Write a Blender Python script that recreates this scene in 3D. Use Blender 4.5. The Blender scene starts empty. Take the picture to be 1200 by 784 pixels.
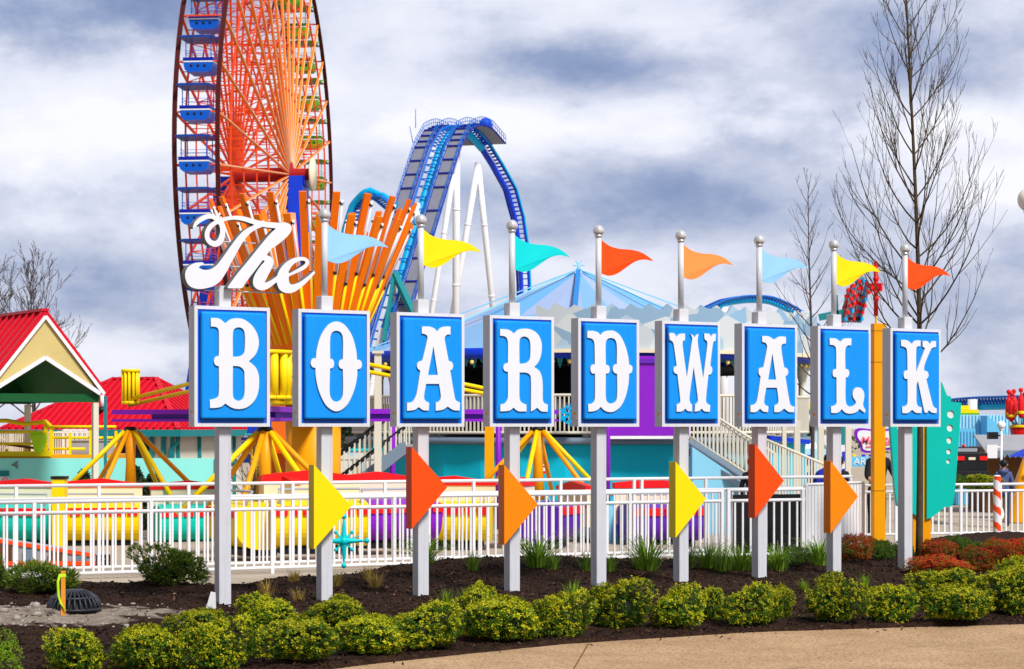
import bpy, bmesh, math, random
import numpy as np
from mathutils import Vector, Matrix, geometry, noise
R = math.radians
PI = math.pi
F = 2400.0           # focal length in photo pixels
CAMZ = 1.85
sc = bpy.context.scene
col = sc.collection

def P(px, py, Z):
    """world point seen at photo pixel px,py at distance Z"""
    return Vector(((px-600)/F*Z, Z, CAMZ-(py-500)/F*Z))

# ------------------------------------------------------------------ materials
def new_mat(name):
    m = bpy.data.materials.new(name); m.use_nodes = True
    nt = m.node_tree
    b = nt.nodes['Principled BSDF']
    return m, nt, b

def mat(name, rgb, rough=.5, var=.10, scale=6., bump=0., bscale=60., metal=0., dirt=0., dirt_col=(.12,.09,.06), spec=.22, streak=0., streak_col=(.25,.24,.22)):
    m, nt, b = new_mat(name)
    N = nt.nodes; L = nt.links
    tc = N.new('ShaderNodeTexCoord')
    nz = N.new('ShaderNodeTexNoise'); nz.inputs['Scale'].default_value = scale; nz.inputs['Detail'].default_value = 6
    L.new(tc.outputs['Object'], nz.inputs['Vector'])
    mx = N.new('ShaderNodeMix'); mx.data_type = 'RGBA'
    L.new(nz.outputs['Fac'], mx.inputs['Factor'])
    lo = tuple(max(0, c*(1-var)) for c in rgb); hi = tuple(min(1, c*(1+var)) for c in rgb)
    mx.inputs['A'].default_value = (*lo, 1); mx.inputs['B'].default_value = (*hi, 1)
    out = mx.outputs['Result']
    if dirt:
        n2 = N.new('ShaderNodeTexNoise'); n2.inputs['Scale'].default_value = scale*2.3; n2.inputs['Detail'].default_value = 9; n2.inputs['Roughness'].default_value = .7
        L.new(tc.outputs['Object'], n2.inputs['Vector'])
        rp = N.new('ShaderNodeMapRange'); rp.inputs['From Min'].default_value = .55; rp.inputs['From Max'].default_value = .8; rp.inputs['To Max'].default_value = dirt
        L.new(n2.outputs['Fac'], rp.inputs['Value'])
        m2 = N.new('ShaderNodeMix'); m2.data_type = 'RGBA'
        L.new(rp.outputs['Result'], m2.inputs['Factor']); L.new(out, m2.inputs['A']); m2.inputs['B'].default_value = (*dirt_col, 1)
        out = m2.outputs['Result']
    if streak:
        mpp = N.new('ShaderNodeMapping'); mpp.inputs['Scale'].default_value = (26,26,1.1); L.new(tc.outputs['Object'], mpp.inputs['Vector'])
        n4 = N.new('ShaderNodeTexNoise'); n4.inputs['Scale'].default_value = 1.; n4.inputs['Detail'].default_value = 7; n4.inputs['Roughness'].default_value = .65
        L.new(mpp.outputs['Vector'], n4.inputs['Vector'])
        r4 = N.new('ShaderNodeMapRange'); r4.inputs['From Min'].default_value = .5; r4.inputs['From Max'].default_value = .78; r4.inputs['To Max'].default_value = streak
        L.new(n4.outputs['Fac'], r4.inputs['Value'])
        m4 = N.new('ShaderNodeMix'); m4.data_type = 'RGBA'; L.new(r4.outputs['Result'], m4.inputs['Factor']); L.new(out, m4.inputs['A']); m4.inputs['B'].default_value = (*streak_col, 1)
        out = m4.outputs['Result']
    L.new(out, b.inputs['Base Color'])
    rr = N.new('ShaderNodeMapRange'); rr.inputs['To Min'].default_value = max(0, rough-.1); rr.inputs['To Max'].default_value = min(1, rough+.1)
    L.new(nz.outputs['Fac'], rr.inputs['Value']); L.new(rr.outputs['Result'], b.inputs['Roughness'])
    b.inputs['Metallic'].default_value = metal
    b.inputs['Specular IOR Level'].default_value = spec
    if bump:
        n3 = N.new('ShaderNodeTexNoise'); n3.inputs['Scale'].default_value = bscale; n3.inputs['Detail'].default_value = 4
        L.new(tc.outputs['Object'], n3.inputs['Vector'])
        bp = N.new('ShaderNodeBump'); bp.inputs['Strength'].default_value = bump; bp.inputs['Distance'].default_value = .01
        L.new(n3.outputs['Fac'], bp.inputs['Height']); L.new(bp.outputs['Normal'], b.inputs['Normal'])
    return m

def leaf_mat(name, c1, c2, rough=.55, trans=.25):
    m, nt, b = new_mat(name)
    N = nt.nodes; L = nt.links
    g = N.new('ShaderNodeNewGeometry')
    oi = N.new('ShaderNodeObjectInfo')
    mx = N.new('ShaderNodeMix'); mx.data_type = 'RGBA'
    mx.inputs['A'].default_value = (*c1, 1); mx.inputs['B'].default_value = (*c2, 1)
    L.new(g.outputs['Random Per Island'], mx.inputs['Factor'])
    hs = N.new('ShaderNodeHueSaturation')
    mr = N.new('ShaderNodeMapRange'); mr.inputs['To Min'].default_value = .75; mr.inputs['To Max'].default_value = 1.2
    L.new(oi.outputs['Random'], mr.inputs['Value']); L.new(mr.outputs['Result'], hs.inputs['Value'])
    L.new(mx.outputs['Result'], hs.inputs['Color'])
    L.new(hs.outputs['Color'], b.inputs['Base Color'])
    b.inputs['Roughness'].default_value = rough; b.inputs['Specular IOR Level'].default_value = .2
    tr = N.new('ShaderNodeBsdfTranslucent'); L.new(hs.outputs['Color'], tr.inputs['Color'])
    ms = N.new('ShaderNodeMixShader'); ms.inputs['Fac'].default_value = trans
    L.new(b.outputs['BSDF'], ms.inputs[1]); L.new(tr.outputs['BSDF'], ms.inputs[2])
    L.new(ms.outputs['Shader'], N['Material Output'].inputs['Surface'])
    return m

M = {}
def dm(key, *a, **k): M[key] = mat(key, *a, **k)
dm('white_paint', (.82,.82,.84), .4, .04, 3, dirt=.10)
dm('sign_frame', (.70,.70,.73), .38, .05, 2, streak=.35, dirt=.14, dirt_col=(.35,.33,.30))
dm('post_metal', (.63,.64,.68), .40, .07, 3, metal=.05, streak=.40, dirt=.18, dirt_col=(.3,.28,.26))
dm('letter_white', (.76,.78,.83), .35, .03, 3, streak=.08, streak_col=(.55,.56,.58), dirt=.05, dirt_col=(.5,.5,.5))
dm('letter_edge', (.50,.51,.53), .45, .06, 5)
dm('script_edge', (.16,.155,.15), .5, .1, 5)
dm('sign_blue', (.003,.28,.86), .34, .07, 2.5, streak=.35, streak_col=(.03,.33,.80), dirt=.10, dirt_col=(.02,.30,.75))
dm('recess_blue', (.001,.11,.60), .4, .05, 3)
dm('ball_metal', (.75,.75,.76), .22, .05, 4, metal=.55)
dm('yellow', (.95,.68,.0), .42, .05, 4, dirt=.05)
dm('arrow_yellow', (1.0,.71,.0), .4, .04, 3, dirt=.04)
dm('flag_yellow', (.98,.72,.0), .45, .04, 3)
dm('orange_red', (.92,.075,.002), .42, .05, 4, dirt=.05)
dm('orange', (1.0,.235,.0), .42, .06, 4, dirt=.06)
dm('slat_orange', (1.0,.175,.0), .42, .06, 4, dirt=.06); dm('slat_amber', (1.0,.215,.0), .42, .06, 4, dirt=.06)
dm('amber', (.95,.37,.0), .42, .06, 4, dirt=.06)
dm('peach', (.95,.30,.07), .45, .04, 4)
dm('flag_blue', (.30,.60,.95), .45, .04, 4)
dm('turquoise', (.0,.66,.68), .42, .05, 4, dirt=.05)
dm('teal', (.0,.58,.47), .40, .06, 4, dirt=.06)
dm('wheel_orange', (.95,.22,.015), .5, .1, .5)
dm('wheel_red', (.80,.065,.008), .5, .1, .5)
dm('wheel_pale', (.80,.55,.33), .5, .1, .5)
dm('axle_red', (.38,.012,.012), .5, .15, .5)
dm('wheel_rim', (.075,.007,.006), .5, .2, .3)
dm('gondola_blue', (.004,.10,.56), .35, .1, 1)
dm('gondola_canopy', (.008,.05,.30), .4, .1, 1)
dm('gondola_green', (.13,.46,.01), .35, .1, 1)
dm('gondola_green_canopy', (.06,.20,.01), .4, .1, 1)
dm('navy', (.004,.015,.32), .4, .1, 1)
dm('royal', (.006,.045,.60), .4, .1, 1)
dm('coaster_blue', (.008,.15,.60), .4, .1, .4)
dm('coaster_cyan', (.0,.40,.80), .4, .08, .4)
dm('coaster_deck', (.22,.23,.29), .6, .15, 1)
dm('coaster_white', (.80,.80,.82), .4, .05, .4, dirt=.08)
dm('tent', (.20,.40,.66), .55, .10, .8)
dm('tent_pale', (.33,.43,.66), .55, .08, .8)
dm('tent_blue', (.15,.42,.76), .55, .08, .8)
dm('rib_blue', (.02,.22,.62), .5, .1, 1)
dm('lagoon', (.0,.50,.68), .6, .10, 1.5)
dm('lagoon_pale', (.25,.62,.85), .6, .06, 1.5)
dm('purple', (.24,.012,.52), .42, .08, 3)
dm('violet', (.12,.02,.42), .42, .08, 3)
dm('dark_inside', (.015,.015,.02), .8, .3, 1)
dm('black', (.012,.012,.014), .45, .2, 3)
dm('roof_red', (.60,.006,.022), .38, .08, 1.2, dirt=.05)
dm('gable_cream', (.60,.48,.19), .6, .12, 2, dirt=.15)
dm('cream', (.80,.70,.50), .5, .06, 3)
dm('wall_cream', (.70,.66,.55), .6, .06, 2)
dm('dark_green', (.005,.085,.022), .6, .15, 2)
dm('trim_teal', (.01,.22,.24), .5, .1, 2)
dm('pool_turq', (.30,.88,.80), .6, .05, .6, dirt=.04)
dm('red', (.82,.01,.012), .42, .06, 3)
dm('lime', (.50,.85,.02), .6, .08, 6)
dm('grey_steel', (.36,.38,.42), .5, .08, 3)
dm('slate', (.16,.22,.29), .55, .08, 3)
dm('orange_wall', (.80,.16,.01), .6, .07, 2)
dm('yellow_wall', (.75,.50,.02), .6, .07, 2)
dm('sky_wall', (.14,.52,.80), .55, .05, 2)
dm('pale_wall', (.45,.72,.85), .55, .05, 2)
dm('roof_grey', (.33,.34,.37), .6, .1, 2)
dm('brown', (.13,.055,.015), .7, .25, 3)
dm('bark', (.080,.056,.032), .85, .45, 14, bump=.6, bscale=70)
dm('bark_far', (.075,.05,.045), .85, .2, 5)
dm('stake_wood', (.75,.28,.02), .7, .15, 20)
dm('grate_black', (.03,.033,.045), .4, .2, 10)
dm('cloth_black', (.012,.013,.018), .85, .2, 12)
dm('cloth_blue', (.012,.022,.30), .8, .15, 12)
dm('cloth_hoodie', (.075,.10,.24), .85, .15, 12)
dm('jeans', (.03,.05,.12), .85, .15, 12)
dm('skin', (.55,.29,.18), .55, .08, 12)
dm('hair', (.015,.010,.008), .7, .3, 30)
dm('pink', (.95,.12,.22), .5, .05, 3)
dm('bulb', (.95,.65,.18), .3, .05, 3)
dm('stone', (.34,.30,.26), .85, .3, 20)
dm('shade_twig_core', (.012,.02,.008), .9, .2, 10)
dm('twig', (.06,.045,.022), .9, .2, 10)
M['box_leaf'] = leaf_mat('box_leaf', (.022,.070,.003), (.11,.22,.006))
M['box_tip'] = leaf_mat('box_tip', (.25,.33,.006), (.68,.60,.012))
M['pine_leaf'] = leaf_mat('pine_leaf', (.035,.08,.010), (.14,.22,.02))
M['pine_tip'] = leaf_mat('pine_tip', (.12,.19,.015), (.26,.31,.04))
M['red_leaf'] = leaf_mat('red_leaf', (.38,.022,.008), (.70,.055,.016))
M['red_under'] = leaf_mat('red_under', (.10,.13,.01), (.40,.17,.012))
M['grass_blade'] = leaf_mat('grass_blade', (.07,.17,.008), (.26,.42,.04))
M['dry_blade'] = leaf_mat('dry_blade', (.32,.20,.04), (.50,.36,.10))
M['lime_leaf'] = leaf_mat('lime_leaf', (.10,.24,.005), (.32,.45,.02))
M['evergreen'] = leaf_mat('evergreen', (.012,.03,.010), (.04,.06,.02), trans=.1)

# ------------------------------------------------------------------ mesh builder
WM = {}   # world matrices of the things, for building children in place

def rotz(a): return Matrix.Rotation(a, 3, 'Z')

class MB:
    def __init__(s): s.v = []; s.f = []; s.mi = []; s.sm = []
    def add(s, vs, fs, mi=0, sm=False):
        o = len(s.v); s.v.extend([tuple(x) for x in vs])
        for f in fs:
            s.f.append([i+o for i in f]); s.mi.append(mi); s.sm.append(sm)
        return s
    def box(s, c, d, rot=None, mi=0):
        c = Vector(c); hx, hy, hz = d[0]/2, d[1]/2, d[2]/2
        vs = []
        for x, y, z in ((-hx,-hy,-hz),(hx,-hy,-hz),(hx,hy,-hz),(-hx,hy,-hz),(-hx,-hy,hz),(hx,-hy,hz),(hx,hy,hz),(-hx,hy,hz)):
            p = Vector((x,y,z))
            if rot is not None: p = rot @ p
            vs.append(c+p)
        return s.add(vs, [(0,3,2,1),(4,5,6,7),(0,1,5,4),(1,2,6,5),(2,3,7,6),(3,0,4,7)], mi)
    def bar(s, a, b, w, h=None, mi=0, up=Vector((0,0,1))):
        a = Vector(a); b = Vector(b); h = h or w
        d = b-a; l = d.length
        if l < 1e-6: return s
        d /= l
        if abs(d.dot(up)) > .98: up = Vector((0,1,0))
        x = d.cross(up).normalized(); z = x.cross(d)
        m = Matrix((x, d, z)).transposed()
        return s.box((a+b)/2, (w, l, h), m, mi)
    def tube(s, pts, rad, n=8, mi=0, cap=True, sm=True):
        pts = [Vector(p) for p in pts]
        if not hasattr(rad, '__len__'): rad = [rad]*len(pts)
        rings = []; vs = []
        prev = None
        for i, p in enumerate(pts):
            d = (pts[min(i+1, len(pts)-1)]-pts[max(i-1, 0)])
            if d.length < 1e-9: d = Vector((0,0,1))
            d.normalize()
            if prev is None:
                u = Vector((0,0,1)) if abs(d.z) < .9 else Vector((0,1,0))
                x = d.cross(u).normalized()
            else:
                x = prev - d*prev.dot(d)
                x = x.normalized() if x.length > 1e-6 else d.orthogonal().normalized()
            prev = x; y = d.cross(x)
            for k in range(n):
                a = 2*PI*k/n
                vs.append(p+(x*math.cos(a)+y*math.sin(a))*rad[i])
        fs = []
        for i in range(len(pts)-1):
            for k in range(n):
                k2 = (k+1) % n
                fs.append((i*n+k, i*n+k2, (i+1)*n+k2, (i+1)*n+k))
        s.add(vs, fs, mi, sm)
        if cap:
            o = len(s.v)-len(vs)
            s.f.append([o+k for k in range(n)][::-1]); s.mi.append(mi); s.sm.append(False)
            s.f.append([o+(len(pts)-1)*n+k for k in range(n)]); s.mi.append(mi); s.sm.append(False)
        return s
    def lathe(s, c, prof, n=20, mi=0, axis=None, sm=True):
        c = Vector(c); ax = (Vector(axis) if axis is not None else Vector((0,0,1))).normalized()
        x = ax.orthogonal().normalized(); y = ax.cross(x)
        vs = []
        for r, h in prof:
            for k in range(n):
                a = 2*PI*k/n
                vs.append(c+ax*h+(x*math.cos(a)+y*math.sin(a))*max(r, 1e-4))
        fs = [(i*n+k, i*n+(k+1) % n, (i+1)*n+(k+1) % n, (i+1)*n+k) for i in range(len(prof)-1) for k in range(n)]
        return s.add(vs, fs, mi, sm)
    def ball(s, c, r, n=16, mi=0, sz=1.):
        k = n//2
        return s.lathe(c, [(r*math.sin(PI*i/k), -r*sz*math.cos(PI*i/k)) for i in range(k+1)], n, mi)
    def prism(s, loops, f, d0, d1, mi_front=0, mi_side=0, back=True):
        """loops: 2D outlines (first outer, then holes); f(a,b,d) -> world"""
        polys = [[Vector((a, b, 0)) for a, b in lp] for lp in loops]
        tris = geometry.tessellate_polygon(polys)
        flat = [p for lp in loops for p in lp]
        front = [f(a, b, d0) for a, b in flat]
        s.add(front, [tuple(t) for t in tris], mi_front)
        if back: s.add([f(a, b, d1) for a, b in flat], [tuple(t)[::-1] for t in tris], mi_side)
        for lp in loops:
            n = len(lp)
            s.add([f(a, b, d0) for a, b in lp]+[f(a, b, d1) for a, b in lp],
                  [(i, (i+1) % n, n+(i+1) % n, n+i) for i in range(n)], mi_side)
        return s
    def build(s, name, mats, parent=None, recalc=True, bevel=0, **props):
        me = bpy.data.meshes.new(name)
        if not isinstance(mats, (list, tuple)): mats = [mats]
        vs = s.v
        W = WM.get(parent.name) if parent is not None else None
        if W is not None:
            inv = W.inverted(); vs = [tuple(inv @ Vector(v)) for v in vs]
        me.from_pydata(vs, [], s.f)
        for m in mats: me.materials.append(M[m] if isinstance(m, str) else m)
        me.polygons.foreach_set('material_index', s.mi)
        me.polygons.foreach_set('use_smooth', s.sm)
        if recalc:
            bm = bmesh.new(); bm.from_mesh(me)
            bmesh.ops.recalc_face_normals(bm, faces=bm.faces); bm.to_mesh(me); bm.free()
        me.update()
        o = bpy.data.objects.new(name, me); col.objects.link(o)
        if parent is not None:
            o.parent = parent
            WM[o.name] = W if W is not None else Matrix()
        if bevel:
            bv = o.modifiers.new('edge', 'BEVEL'); bv.width = bevel; bv.segments = 3; bv.limit_method = 'ANGLE'; bv.angle_limit = R(50)
        for k, v in props.items(): o[k] = v
        return o

def tag(o, label, cat, group=None, kind=None):
    o['label'] = label; o['category'] = cat
    if group: o['group'] = group
    if kind: o['kind'] = kind
    return o

def thing(name, label, cat, loc=(0,0,0), rz=0., group=None):
    o = bpy.data.objects.new(name, None); col.objects.link(o)
    o.location = loc; o.rotation_euler = (0,0,rz); o.empty_display_size = .2
    WM[o.name] = Matrix.Translation(Vector(loc)) @ Matrix.Rotation(rz, 4, 'Z')
    return tag(o, label, cat, group)

def copy_tree(o, parent=None):
    c = o.copy(); col.objects.link(c)
    if parent is not None: c.parent = parent
    for ch in list(o.children): copy_tree(ch, c)
    return c

def smooth_path(pts, closed=True, seg=7):
    """Catmull-Rom through the points; a third item 1 marks a corner"""
    n = len(pts); out = []
    def tan(i):
        if len(pts[i]) > 2: return None
        a = pts[(i-1) % n]; b = pts[(i+1) % n]
        if not closed and (i == 0 or i == n-1): return None
        return ((b[0]-a[0])*.5, (b[1]-a[1])*.5)
    for i in range(n if closed else n-1):
        p = pts[i]; q = pts[(i+1) % n]
        dx, dy = q[0]-p[0], q[1]-p[1]; L = math.hypot(dx, dy)
        t0, t1 = tan(i), tan((i+1) % n)
        if t0 is None and t1 is None:
            out.append((p[0], p[1])); continue
        def clampT(t):
            if t is None: return (dx, dy)
            l = math.hypot(*t)
            if l > 1e-6:
                k = L/l; return (t[0]*k, t[1]*k)
            return (dx, dy)
        t0, t1 = clampT(t0), clampT(t1)
        for k in range(seg):
            t = k/seg; t2 = t*t; t3 = t2*t
            h1 = 2*t3-3*t2+1; h2 = t3-2*t2+t; h3 = -2*t3+3*t2; h4 = t3-t2
            out.append((h1*p[0]+h2*t0[0]+h3*q[0]+h4*t1[0], h1*p[1]+h2*t0[1]+h3*q[1]+h4*t1[1]))
    if not closed: out.append((pts[-1][0], pts[-1][1]))
    return out

def gz(x, y):
    t = min(1, max(0, (y-26)/26.)); return -.75*t

# ------------------------------------------------------------------ world, sun, camera
world = bpy.data.worlds.new('World'); sc.world = world; world.use_nodes = True
SUN_EL, SUN_AZ = R(48), R(146)       # azimuth clockwise from +Y: behind the camera, to its right
def build_world():
    nt = world.node_tree; N = nt.nodes; L = nt.links
    for n in list(N): N.remove(n)
    out = N.new('ShaderNodeOutputWorld'); bg = N.new('ShaderNodeBackground'); bg.inputs['Strength'].default_value = .1
    L.new(bg.outputs[0], out.inputs[0])
    sky = N.new('ShaderNodeTexSky'); sky.sky_type = 'NISHITA'; sky.sun_disc = False
    sky.sun_elevation = SUN_EL; sky.sun_rotation = SUN_AZ
    tc = N.new('ShaderNodeTexCoord')
    mp = N.new('ShaderNodeMapping'); mp.inputs['Scale'].default_value = (7.5, 7.5, 14); mp.inputs['Rotation'].default_value = (0, R(7), 0)
    L.new(tc.outputs['Generated'], mp.inputs['Vector'])
    def nz(scale, detail, rough, w):
        n = N.new('ShaderNodeTexNoise'); n.noise_dimensions = '4D'; n.inputs['Scale'].default_value = scale
        n.inputs['Detail'].default_value = detail; n.inputs['Roughness'].default_value = rough; n.inputs['W'].default_value = w
        L.new(mp.outputs['Vector'], n.inputs['Vector']); return n.outputs['Fac']
    def math_(op, a, b=None, c=None):
        n = N.new('ShaderNodeMath'); n.operation = op
        for i, x in enumerate((a, b, c)):
            if x is None: continue
            if isinstance(x, (int, float)): n.inputs[i].default_value = x
            else: L.new(x, n.inputs[i])
        return n.outputs[0]
    a = nz(.55, 7, .55, 1.7); b = nz(1.6, 6, .6, 4.2)
    c5 = nz(4.2, 8, .62, 9.1)
    dens = math_('MULTIPLY_ADD', c5, .22, math_('ADD', math_('MULTIPLY', a, .62), math_('MULTIPLY', b, .22)))
    dens = math_('MULTIPLY_ADD', dens, 1.65, -.38)       # ~0.5 mean
    # heavier and brighter banks of cloud, each at its own bearing and height in the sky
    def bank(px, py, w, h, amt):
        nonlocal dens
        d = Vector(((px-600)/F, 1, (500-py)/F)).normalized()
        vm = N.new('ShaderNodeVectorMath'); vm.operation = 'SUBTRACT'; L.new(tc.outputs['Generated'], vm.inputs[0]); vm.inputs[1].default_value = d
        v2 = N.new('ShaderNodeVectorMath'); v2.operation = 'MULTIPLY'; L.new(vm.outputs[0], v2.inputs[0]); v2.inputs[1].default_value = (F/w, F/w, F/h)
        v3 = N.new('ShaderNodeVectorMath'); v3.operation = 'LENGTH'; L.new(v2.outputs[0], v3.inputs[0])
        wob = math_('ADD', v3.outputs['Value'], math_('MULTIPLY_ADD', b, 2.6, -1.3))
        mr = N.new('ShaderNodeMapRange'); mr.interpolation_type = 'SMOOTHSTEP'
        mr.inputs['From Min'].default_value = 1.15; mr.inputs['From Max'].default_value = .1; mr.inputs['To Max'].default_value = amt
        L.new(wob, mr.inputs['Value'])
        dens = math_('ADD', dens, mr.outputs['Result'])
    for q in BANKS: bank(*q)
    cr = N.new('ShaderNodeValToRGB'); L.new(dens, cr.inputs['Fac'])
    e = cr.color_ramp.elements
    e[0].position = .26; e[0].color = (.84,.84,.89,1)
    e[1].position = .46; e[1].color = (.68,.70,.81,1)
    for pos, c in ((.60,(.46,.50,.64,1)), (.74,(.26,.32,.50,1)), (.92,(.14,.20,.38,1))):
        x = e.new(pos); x.color = c
    sc10 = N.new('ShaderNodeMix'); sc10.data_type = 'RGBA'; sc10.blend_type = 'MULTIPLY'; sc10.inputs['Factor'].default_value = 1
    L.new(cr.outputs['Color'], sc10.inputs['A']); sc10.inputs['B'].default_value = (SKYK, SKYK, SKYK, 1)
    mx = N.new('ShaderNodeMix'); mx.data_type = 'RGBA'; mx.inputs['Factor'].default_value = .93
    L.new(sky.outputs['Color'], mx.inputs['A']); L.new(sc10.outputs['Result'], mx.inputs['B'])
    sx = N.new('ShaderNodeSeparateXYZ'); L.new(tc.outputs['Generated'], sx.inputs[0])
    hi = N.new('ShaderNodeMapRange'); hi.interpolation_type = 'SMOOTHSTEP'; L.new(sx.outputs['Z'], hi.inputs['Value'])
    hi.inputs['From Min'].default_value = .28; hi.inputs['From Max'].default_value = .6; hi.inputs['To Min'].default_value = 1; hi.inputs['To Max'].default_value = .62
    dt = N.new('ShaderNodeVectorMath'); dt.operation = 'DOT_PRODUCT'; L.new(tc.outputs['Generated'], dt.inputs[0]); dt.inputs[1].default_value = (-.88,-.46,.05)
    lf = N.new('ShaderNodeMapRange'); lf.interpolation_type = 'SMOOTHSTEP'; L.new(dt.outputs['Value'], lf.inputs['Value'])
    lf.inputs['From Min'].default_value = .0; lf.inputs['From Max'].default_value = .75; lf.inputs['To Min'].default_value = 1; lf.inputs['To Max'].default_value = .42
    fac = math_('MULTIPLY', hi.outputs['Result'], lf.outputs['Result'])
    fc = N.new('ShaderNodeVectorMath'); fc.operation = 'SCALE'; L.new(mx.outputs['Result'], fc.inputs[0]); L.new(fac, fc.inputs['Scale'])
    L.new(fc.outputs[0], bg.inputs['Color'])
SKYK = 9.7
BANKS = [(60,10,330,95,.34), (230,20,200,60,.10), (90,150,230,75,-.18), (60,330,230,60,.14), (150,420,260,45,-.22), (430,90,180,90,-.10),
         (690,80,190,44,.30), (560,60,220,50,.05), (760,150,330,45,-.22), (650,235,330,60,.16), (860,40,140,40,-.05), (1130,50,200,70,.24), (1120,190,200,70,-.20), (1150,420,130,60,.08), (760,320,300,40,-.06)]
build_world()
sun = bpy.data.lights.new('sun', 'SUN'); sun.energy = 3.4; sun.angle = R(12); sun.color = (1, .965, .92)
so = bpy.data.objects.new('sun', sun); col.objects.link(so)
sd = Vector((math.sin(SUN_AZ)*math.cos(SUN_EL), math.cos(SUN_AZ)*math.cos(SUN_EL), math.sin(SUN_EL)))
so.rotation_euler = (-sd).to_track_quat('-Z', 'Y').to_euler()
cam = bpy.data.cameras.new('camera'); co = bpy.data.objects.new('camera', cam); col.objects.link(co)
co.location = (0, 0, CAMZ); co.rotation_euler = (R(90), 0, 0)
cam.lens = 72; cam.sensor_width = 36; cam.shift_y = 108/1200.; cam.clip_end = 5000; cam.clip_start = .1
cam.dof.use_dof = True; cam.dof.focus_distance = 22.5; cam.dof.aperture_fstop = 7.1
sc.camera = co
sc.view_settings.view_transform = 'Standard'; sc.view_settings.look = 'None'; sc.view_settings.gamma = 1; sc.view_settings.exposure = .30

# ------------------------------------------------------------------ ground
def ground_mat(name, c1, c2, c3, scale, bump, speck=260, extra=None):
    m, nt, b = new_mat(name); N = nt.nodes; L = nt.links
    tc = N.new('ShaderNodeTexCoord')
    n1 = N.new('ShaderNodeTexNoise'); n1.inputs['Scale'].default_value = scale; n1.inputs['Detail'].default_value = 8
    n2 = N.new('ShaderNodeTexVoronoi'); n2.inputs['Scale'].default_value = speck
    L.new(tc.outputs['Object'], n1.inputs['Vector']); L.new(tc.outputs['Object'], n2.inputs['Vector'])
    mx = N.new('ShaderNodeMix'); mx.data_type = 'RGBA'; mx.inputs['A'].default_value = (*c1,1); mx.inputs['B'].default_value = (*c2,1)
    mr0 = N.new('ShaderNodeMapRange'); mr0.inputs['From Min'].default_value = .3; mr0.inputs['From Max'].default_value = .7
    L.new(n1.outputs['Fac'], mr0.inputs['Value']); L.new(mr0.outputs['Result'], mx.inputs['Factor'])
    m2 = N.new('ShaderNodeMix'); m2.data_type = 'RGBA'
    sp = N.new('ShaderNodeSeparateColor'); L.new(n2.outputs['Color'], sp.inputs['Color'])
    mr = N.new('ShaderNodeMapRange'); mr.inputs['From Min'].default_value = .62; mr.inputs['From Max'].default_value = .95; mr.inputs['To Max'].default_value = .75
    L.new(sp.outputs['Red'], mr.inputs['Value']); L.new(mr.outputs['Result'], m2.inputs['Factor'])
    L.new(mx.outputs['Result'], m2.inputs['A']); m2.inputs['B'].default_value = (*c3,1)
    outc = m2.outputs['Result']
    if extra: outc = extra(nt, tc, outc)
    L.new(outc, b.inputs['Base Color']); b.inputs['Roughness'].default_value = .95; b.inputs['Specular IOR Level'].default_value = .08
    n3 = N.new('ShaderNodeTexNoise'); n3.inputs['Scale'].default_value = speck*.35; n3.inputs['Detail'].default_value = 5
    L.new(tc.outputs['Object'], n3.inputs['Vector'])
    bp = N.new('ShaderNodeBump'); bp.inputs['Strength'].default_value = bump; bp.inputs['Distance'].default_value = .02
    L.new(n3.outputs['Fac'], bp.inputs['Height']); L.new(bp.outputs['Normal'], b.inputs['Normal'])
    return m
M['concrete'] = ground_mat('concrete', (.40,.33,.25), (.52,.44,.34), (.30,.25,.19), 1.2, .2, 90)
def pave_extra(nt, tc, c):
    # broad wear stains and the odd dark spot
    N = nt.nodes; L = nt.links
    n = N.new('ShaderNodeTexNoise'); n.inputs['Scale'].default_value = 3.1; n.inputs['Detail'].default_value = 10; n.inputs['Roughness'].default_value = .75
    L.new(tc.outputs['Object'], n.inputs['Vector'])
    mr = N.new('ShaderNodeMapRange'); mr.inputs['From Min'].default_value = .56; mr.inputs['From Max'].default_value = .70; mr.inputs['To Max'].default_value = .7
    L.new(n.outputs['Fac'], mr.inputs['Value'])
    m = N.new('ShaderNodeMix'); m.data_type = 'RGBA'; L.new(mr.outputs['Result'], m.inputs['Factor']); L.new(c, m.inputs['A']); m.inputs['B'].default_value = (.20,.125,.07,1)
    return m.outputs['Result']
M['paving'] = ground_mat('paving', (.40,.255,.14), (.56,.375,.215), (.15,.09,.05), 1.4, .6, 75, pave_extra)
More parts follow.
